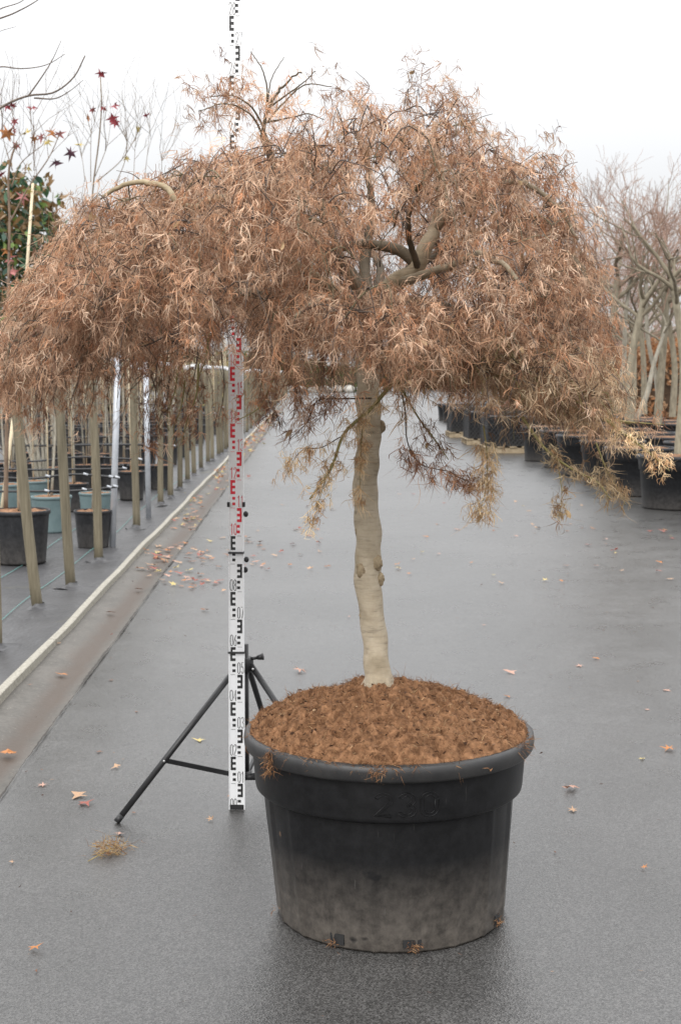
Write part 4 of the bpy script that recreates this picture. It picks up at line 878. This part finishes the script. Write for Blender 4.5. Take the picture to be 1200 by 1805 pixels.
# ------------------------------------------------------------------ right side: row of large pots, trees behind
v0 = lat(G(1192, 899)) ; u0 = alo(G(1165, 902)) + .36
RN_ = ['nearest black tub of the right row, cut by the right edge', 'second black tub of the right row, near the right edge', 'third black tub of the right row', 'fourth black tub of the right row', 'fifth black tub of the right row', 'sixth black tub of the right row, half hidden by drooping twigs', 'seventh black tub of the right row, behind drooping twigs']
rp = []
for k in range(7):
    p = road(u0 - 1.7 + k * 1.8, v0 + .06 + (.12 if k == 0 else 0) + .03 * math.sin(k * 3), .004)
    put_pot('big', p, RN_[k], 'large black tubs along the right of the road'); rp.append(p)
for k in range(8):
    p = road(u0 + .1 + k * 1.6, v0 + 1.2 + .05 * math.sin(k * 5), .004); put_pot('big', p, 'black tub in the second row on the right, number %s going back' % ORD[k], 'second row of large black tubs on the right', 1.0); rp.append(p)
for k in range(7):
    p = road(u0 + 4 + k * 1.7, v0 + 2.5 + .05 * math.sin(k * 5), .004); put_pot('big', p, 'black tub at the back of the right bed behind the second row', 'back row of large black tubs on the right', 1.08); rp.append(p)
for k in range(9):
    p = road(u0 + 18 + k * 1.6, v0 + .4, .004); put_pot('big', p, 'distant black tub at the far end of the right row beyond the pallets', 'distant tubs on the right', .9)
# pallets carrying dark mesh crates
def pallet(p, lb):
    t = tag(empty('pallet', p, math.atan2(-RD[0], RD[1])), lb, 'pallet', 'wooden pallets on the right')
    for k in range(5): MB().box((-.48 + k * .24, 0, .13), (.14, 1.2, .022)).build('deck_board', M['pallet'], t, smooth=False)
    for k in range(3): MB().box((0, -.53 + k * .53, .058), (1.1, .10, .10)).build('runner', M['pallet'], t, smooth=False)
def crate(p, lb):
    t = tag(empty('mesh_crate', p, math.atan2(-RD[0], RD[1])), lb, 'crate', 'dark mesh crates on the pallets'); w_, h_ = 1.0, .62
    MB().box((0, 0, .02), (w_, w_, .03)).build('base', M['hose'], t, smooth=False)
    inner = MB().box((0, 0, h_ * .5 - .01), (w_ * .94, w_ * .94, h_ * .9)); inner.build('filling', M['potfar'], t, smooth=False)
    for ax in range(4):
        c, s_ = math.cos(ax * math.pi / 2), math.sin(ax * math.pi / 2); R_ = lambda x, y, z: (c * x - s_ * y, s_ * x + c * y, z); mb = MB()
        for k in range(-6, 13):
            for sg_ in (-1, 1):
                a = np.array([k * .083 * 1.0 - .25, 0.0]); b_ = np.array([a[0] + sg_ * .5, h_])
                xs = np.clip([a[0], b_[0]], -w_ / 2, w_ / 2)
                if xs[0] == xs[1]: continue
                zz = [(x - a[0]) / (b_[0] - a[0]) * h_ for x in xs]
                mb.tube([R_(xs[0], -w_ / 2, zz[0]), R_(xs[1], -w_ / 2, zz[1])], .009, 4, cap=False)
        mb.build('mesh_side', M['hose'], t)
    fr = MB()
    for x in (-1, 1):
        for y in (-1, 1): fr.box((x * w_ / 2, y * w_ / 2, h_ / 2), (.035, .035, h_))
        fr.box((x * w_ / 2, 0, h_ + .012), (.04, w_ + .04, .024)); fr.box((0, x * w_ / 2, h_ + .037), (w_ + .04, .04, .024))
    fr.build('frame', M['hose'], t, smooth=False)
for k, (a, b_, lb) in enumerate(((872, 800, 'nearest wooden pallet at the right road edge under drooping twigs'), (838, 785, 'middle wooden pallet at the right road edge'), (806, 772, 'farthest wooden pallet at the right road edge'))):
    p = G(a, b_) + np.array([.35, .6, 0]); pallet(p, lb); crate(p + np.array([0, 0, .142]), lb.replace('wooden pallet', 'dark mesh crate on a pallet'))
# trees: pale trunks, pinkish twig haze
TRM = []
for q in range(4):
    rg = np.random.default_rng(60 + q); tk = MB(); br = MB(); h = 1.5 + .15 * q
    path = smoothpath([(0, 0, 0), (rg.normal(0, .025), rg.normal(0, .02), h * .5), (rg.normal(0, .07), rg.normal(0, .06), h)], 14); tk.tube(path, np.linspace(.056, .040, 14), 10, cap=False, C=(.74, .70, .62))
    for k in range(6):
        a = k * 1.05 + rg.uniform(-.3, .3); grow(br, path[-1 - (k % 3)], unit(np.array([math.cos(a), math.sin(a), .85])), rg.uniform(.62, .9), .024, 4, rg, (.62, .57, .49), .13, .45, (2, 4), .0020, (.95, .66, .60), .13)
    a_, b2 = tk.mesh('trunk'), br.mesh('crown'); a_.materials.append(M['greybark']); b2.materials.append(M['greybark']); TRM.append((a_, b2))
def rtree(p, q, lb, group=None, sc=1.0, rz=None, tilt=0):
    t = tag(empty('bare_tree', p, rng.uniform(0, 6) if rz is None else rz), lb, 'tree', group); t.scale = (sc,) * 3; t.rotation_euler[1] = tilt
    inst('trunk', TRM[q][0], None, t); o = inst('crown', TRM[q][1], None, t); return t
spec = [(1108, 745, 18.3, 0, 'pale forked bare tree leaning right, in the tubs near the right edge', 1.05, .05), (1072, 730, 19.5, 1, 'straight pale trunked bare tree beside the right end of the crown', 1.12, 0), (1158, 750, 18.8, 2, 'thin twin-stemmed bare tree right of the leaning pale tree', 1.05, -.04), (1196, 800, 16.2, 3, 'thick pale trunk at the right edge', 1.02, 0),
        (1046, 715, 22.0, 2, 'slim bare tree half hidden at the right end of the crown', .95, 0), (1135, 730, 22.5, 1, 'slim bare tree behind the leaning pale tree', .9, .03), (1185, 735, 23, 0, 'bare tree behind the thick right edge trunk', 1.05, 0)]
for a, b_, y, q, lb, s_, tl in spec:
    p = P(a, b_, y); rtree(p, q, lb, None, s_, None, tl)
for k in range(12):
    p = road(27 + k * 2.4 + rng.uniform(-.5, .5), v0 + rng.uniform(1.0, 8.5), .45); rtree(p, int(rng.integers(0, 4)), 'leafless tree in the dense pinkish stand behind the right row of tubs', 'bare trees behind the right row', rng.uniform(.85, 1.15))
# second stems of the near trees
for a, b_, c, d_, y in ((1118, 745, 1150, 650, 18.4), (1162, 745, 1142, 600, 18.9), (1085, 730, 1102, 560, 19.6)):
    p, q = P(a, b_, y), P(c, d_, y); t = tag(empty('tree_stem', p), 'slim pale side stem %s the leaning bare tree on the right' % {1118: 'up from the foot of', 1162: 'farther right of', 1085: 'just left of'}[a], 'tree')
    q = q - p; tp = smoothpath([(0, 0, 0), q * .5 + np.array([.04, 0, 0]), q, q * 1.5 + np.array([.05, 0, .2])], 14); mb = MB().tube(tp, np.linspace(.04, .02, 14), 8); mb.build('trunk', M['greybark'], t)
    br = MB(); rg = np.random.default_rng(a); 
    for k in range(3): grow(br, tp[-1 - k], unit(np.array([rg.normal(), rg.normal(), .9])), .7, .016, 3, rg, (.75, .72, .66), .13, .45, (2, 3), .0022, (.90, .60, .54))
    br.build('crown', M['greybark'], t)

# brown hedges and far shrubs
def hedge(name, p, size, n, cols, lb, leaf=.10, cat='hedge', rz=0.0, seed=3, core='hedgecore'):
    rg = np.random.default_rng(seed); t = tag(empty(name, p, rz), lb, cat); sx_, sy_, sz_ = size
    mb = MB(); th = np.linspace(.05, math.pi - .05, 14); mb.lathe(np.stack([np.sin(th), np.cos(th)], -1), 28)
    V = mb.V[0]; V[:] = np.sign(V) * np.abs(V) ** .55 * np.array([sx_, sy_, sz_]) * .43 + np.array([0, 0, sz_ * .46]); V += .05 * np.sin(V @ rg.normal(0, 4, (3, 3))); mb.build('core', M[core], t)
    a = unit(rg.normal(size=(n, 3))); a = np.sign(a) * np.abs(a) ** .55 * np.array([sx_, sy_, sz_]) * .5 * rg.uniform(.82, 1.08, (n, 1)) + np.array([0, 0, sz_ * .5])
    a[:, 2] += .12 * sz_ * (vnoise(a[:, 0] + 40, a[:, 1] + 40, 1.4, seed) - .5)
    a = a[a[:, 2] > .03]; mb = MB(); c = np.array(cols)[rg.integers(0, len(cols), len(a))] * rg.uniform(.75, 1.2, (len(a), 1)); leafcards(mb, a, leaf, c, rg, .4, .55, 2)
    mb.build('foliage', M['leaf'], t)['kind'] = 'stuff'
BRN = [(.34, .16, .07), (.40, .21, .10), (.26, .12, .055), (.42, .27, .16)]
rz = math.atan2(-RD[0], RD[1])
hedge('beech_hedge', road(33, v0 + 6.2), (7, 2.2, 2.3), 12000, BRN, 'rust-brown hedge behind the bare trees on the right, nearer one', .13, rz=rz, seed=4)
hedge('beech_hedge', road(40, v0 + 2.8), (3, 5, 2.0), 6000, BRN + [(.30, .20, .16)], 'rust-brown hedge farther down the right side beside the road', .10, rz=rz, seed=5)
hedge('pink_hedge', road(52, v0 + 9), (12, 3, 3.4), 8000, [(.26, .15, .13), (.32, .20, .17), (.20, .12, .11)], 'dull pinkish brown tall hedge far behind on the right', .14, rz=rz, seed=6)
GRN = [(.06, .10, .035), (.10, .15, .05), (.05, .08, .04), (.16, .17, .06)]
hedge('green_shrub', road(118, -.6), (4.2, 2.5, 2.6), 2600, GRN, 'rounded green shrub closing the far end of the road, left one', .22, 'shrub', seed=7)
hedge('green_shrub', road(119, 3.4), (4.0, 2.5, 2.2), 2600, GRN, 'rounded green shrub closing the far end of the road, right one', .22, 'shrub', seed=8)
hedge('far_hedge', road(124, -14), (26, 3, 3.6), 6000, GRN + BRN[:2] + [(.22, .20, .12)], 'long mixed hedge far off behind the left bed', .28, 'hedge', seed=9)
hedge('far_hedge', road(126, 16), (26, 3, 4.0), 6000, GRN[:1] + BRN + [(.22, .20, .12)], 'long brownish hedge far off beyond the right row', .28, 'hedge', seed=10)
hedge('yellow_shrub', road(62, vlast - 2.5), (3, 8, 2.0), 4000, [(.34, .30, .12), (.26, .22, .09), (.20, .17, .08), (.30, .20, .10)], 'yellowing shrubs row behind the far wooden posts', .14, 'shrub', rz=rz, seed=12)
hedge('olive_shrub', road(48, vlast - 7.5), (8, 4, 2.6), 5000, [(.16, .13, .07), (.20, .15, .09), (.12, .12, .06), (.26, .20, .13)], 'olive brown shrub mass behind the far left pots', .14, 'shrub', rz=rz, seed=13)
for k in range(9):
    rg = np.random.default_rng(200 + k); p = road(113 + rg.uniform(-1, 1), -2.6 + k * .95, .0); mb = MB(); th = np.linspace(.0, math.pi, 8)
    mb.lathe(np.stack([np.sin(th), np.cos(th)], -1), 10); V = mb.V[0]; V *= np.array([.45, .4, .34]) * (1 + .15 * np.sin(V @ rg.normal(0, 3, 3)))[:, None]; V += np.array([0, 0, .22])
    o = mb.build('boulder', M['stone'], smooth=True); o.location = tuple(p); tag(o, 'pale boulder in the line across the far end of the road', 'boulder', 'boulders at the far end of the road')

# ------------------------------------------------------------------ fallen leaves
rl = np.random.default_rng(77)
FM = []
FC = [('red', (.27, .080, .058)), ('orange', (.42, .17, .055)), ('tan', (.40, .25, .15)), ('brown', (.20, .10, .06)), ('yellow', (.48, .38, .15)), ('pink', (.42, .25, .19))]
for cn2, c in FC:
    for v in range(3):
        V, T, Q = star([5, 5, 3][v], 1.0, rl, [.35, .6, .5][v]); V[:, 2] += .25 * V[:, 0] ** 2 * rl.uniform(.2, 1.5); V[:, 2] -= V[:, 2].min()
        mb = MB().add(V, Q, T, np.array(c)); me = mb.mesh('fallen_leaf', False); me.materials.append(M['fallen']); FM.append((cn2, me))
WHERE = {'gutter': 'lying in the gutter beside the kerb', 'road': 'scattered on the wet road left of the trunk', 'right': 'scattered on the open road right of the trunk', 'fore': 'lying on the road near the tub', 'far': 'in the leaf drift far along the kerb'}
def fleaf(a, b_, r, where, ci=None, lb=None):
    ci = int(rl.choice(6, p=[.16, .2, .24, .16, .10, .14])) if ci is None else ci
    cn2, me = FM[ci * 3 + int(rl.integers(0, 3))]; p = G(a, b_); z = .006 + .004 * math.sin(alo(p) * .7)
    dv = VE - lat(p)
    if dv > 0: z = -.004 - .030 * math.exp(-((-dv + .10) / .10) ** 2) + .004
    p[2] = z
    o = inst('fallen_leaf', me, None, None, p, rl.uniform(0, 6.28), (r * 1.12, r * rl.uniform(.75, 1.1), r * rl.uniform(.25, .75)))
    tag(o, lb or '%s dry fallen leaf %s' % (cn2, WHERE[where]), 'leaf', 'fallen %s leaves %s' % (cn2, WHERE[where]) if not lb else None)
for a, b_, r, ci, lb in ((108, 1183, .045, 1, 'single curled orange leaf in the gutter at the lower left'), (12, 1320, .06, 1, 'bright orange curled leaf at the left edge of the road'), (352, 1306, .035, 4, 'small cream-yellow leaf on the road between tripod leg and staff'), (140, 1405, .05, 2, 'flat pale tan leaf on the road below the left tripod leg'), (150, 1420, .04, 0, 'reddish leaf touching the pale tan leaf at lower left'), (76, 1386, .03, 5, 'small pinkish leaf on the road at lower left'), (62, 1678, .025, 1, 'tiny orange leaf near the bottom left corner'), (1180, 1323, .04, 1, 'orange leaf by the right edge of the road'), (1050, 1162, .03, 1, 'upper orange leaf of a pair right of the trunk'), (1022, 1175, .035, 5, 'lower pinkish leaf of a pair right of the trunk'), (900, 1187, .05, 5, 'pale pink leaf on the road above the right rim of the tub'), (530, 1185, .045, 5, 'pale pink leaf on the road left of the trunk base'), (1005, 1392, .045, 5, 'faded pink leaf flat on the road right of the tub'), (195, 1200, .02, 3, 'tiny dark leaf near the gutter edge'), (372, 1448, .022, 2, 'small tan leaf just left of the staff foot'), (205, 1355, .03, 2, 'small tan leaf left of the tripod brace'), (1168, 938, .05, 0, 'dark red leaf near the tubs on the right'), (820, 930, .04, 2, 'tan leaf on the road under the hanging right tuft'), (1175, 1218, .03, 5, 'small pink leaf at the right edge of the road'), (1010, 1430, .03, 2, 'pale speck of leaf right of the tub'), (352, 1015, .05, 1, 'orange leaf on the road left of the staff at mid height'), (330, 1020, .05, 5, 'pinkish leaf beside the orange leaf left of the staff'), (360, 1077, .04, 3, 'curled brown leaf alone on the road left of the staff'), (244, 1033, .05, 3, 'brown leaf on the crack in the gutter'), (195, 1076, .045, 3, 'brown leaf in the middle of the gutter')):
    fleaf(a, b_, r, 'road', ci, lb)
for _ in range(60):
    b_ = rl.uniform(940, 1045) ; fleaf(rl.normal(345 + (b_ - 990) * -.2, 42), b_, rl.uniform(.03, .055), 'road')
for _ in range(34): fleaf(rl.uniform(430, 600), rl.uniform(880, 1010), rl.uniform(.03, .05), 'road')
for cx, cy, n_, sx_, sy_ in ((330, 915, 34, 16, 10), (348, 880, 18, 10, 8), (290, 970, 22, 16, 8), (265, 995, 10, 14, 6), (385, 850, 10, 8, 6)):
    for _ in range(n_):
        fleaf(rl.normal(cx, sx_), rl.normal(cy, sy_), rl.uniform(.035, .06), 'gutter', int(rl.choice([0, 1, 2, 4, 5], p=[.15, .2, .2, .25, .2])))
drift = MB()
for _ in range(240):
    u = rl.uniform(21, 60); q = road(u, VK + abs(rl.normal(.12, .15))); a = 600 + F * q[0] / (q[1] * CT + H * ST); b_ = HOR + F * H / q[1]
    V, T, Q = star(5, rl.uniform(.05, .08), rl, .5); an_ = rl.uniform(0, 6.28); c2_, s2_ = math.cos(an_), math.sin(an_)
    W = np.stack([V[:, 0] * c2_ - V[:, 1] * s2_, V[:, 0] * s2_ + V[:, 1] * c2_, V[:, 2] - V[:, 2].min()], -1) + np.array([q[0], q[1], .0])
    drift.add(W, Q, T, np.array(FC[int(rl.choice([0, 1, 2, 4], p=[.1, .4, .3, .2]))][1]))
tag(drift.build('leaf_drift', M['fallen'], None, False), 'drift of orange and tan leaves far along the kerb behind the staff', 'leaves', kind='stuff')
for _ in range(54): fleaf(rl.uniform(690, 1190), 870 + abs(rl.normal(60, 60)), rl.uniform(.02, .045), 'right')
for _ in range(26): fleaf(rl.uniform(20, 1190), rl.uniform(1050, 1560), rl.uniform(.010, .025), 'fore')
# tuft of coir with a stick on the road, lower left
c = G(195, 1503); t = MB(); n = 260; pr = c + rl.normal(0, 1, (n, 3)) * np.array([.028, .035, .008]) + np.array([0, 0, .015]); pr[:, 2] = np.abs(pr[:, 2] - .004) + .004
ribbons(t, pr, unit(rl.normal(size=(n, 3)) * np.array([1, 1, .5])), rl.uniform(.015, .045, n), rl.uniform(.0012, .003, n), .7, rl, 4, np.array([(.34, .22, .10), (.25, .13, .06), (.42, .30, .15)])[rl.integers(0, 3, n)])
t.V[-1][:, 2] = np.maximum(t.V[-1][:, 2], .004); t.tube([G(155, 1522) + np.array([0, 0, .006]), c + np.array([0, 0, .012])], [.0014, .002], 5, C=(.36, .28, .12))
tag(t.build('fibre_tuft', M['fibre']), 'pale tuft of fallen dried leaf threads on the road below the tripod foot', 'plant debris')
fleaf(210, 1473, .028, 'fore', 5, 'pale pinkish leaf beside the fibre tuft below the tripod foot')
# little grit and bark crumbs
mb = MB(); n = 900
gr = np.stack([rl.uniform(-3.5, 4.5, n), rl.uniform(3.2, 16, n) , np.full(n, .004)], -1)
gr = gr[np.array([lat(p) > VK + .05 for p in gr])]
ribbons(mb, gr, unit(np.stack([rl.normal(size=len(gr)), rl.normal(size=len(gr)), np.abs(rl.normal(0, .1, len(gr)))], -1)), rl.uniform(.004, .022, len(gr)), rl.uniform(.003, .009, len(gr)), .3, rl, 2, np.array([(.06, .03, .02), (.16, .08, .05), (.28, .19, .13)])[rl.integers(0, 3, len(gr))])
mb.V[-1][:, 2] = np.maximum(mb.V[-1][:, 2], .006)
tag(mb.build('leaf_crumbs', M['fibre']), 'tiny crumbs of dry leaf and bark strewn over the wet road', 'debris', kind='stuff')
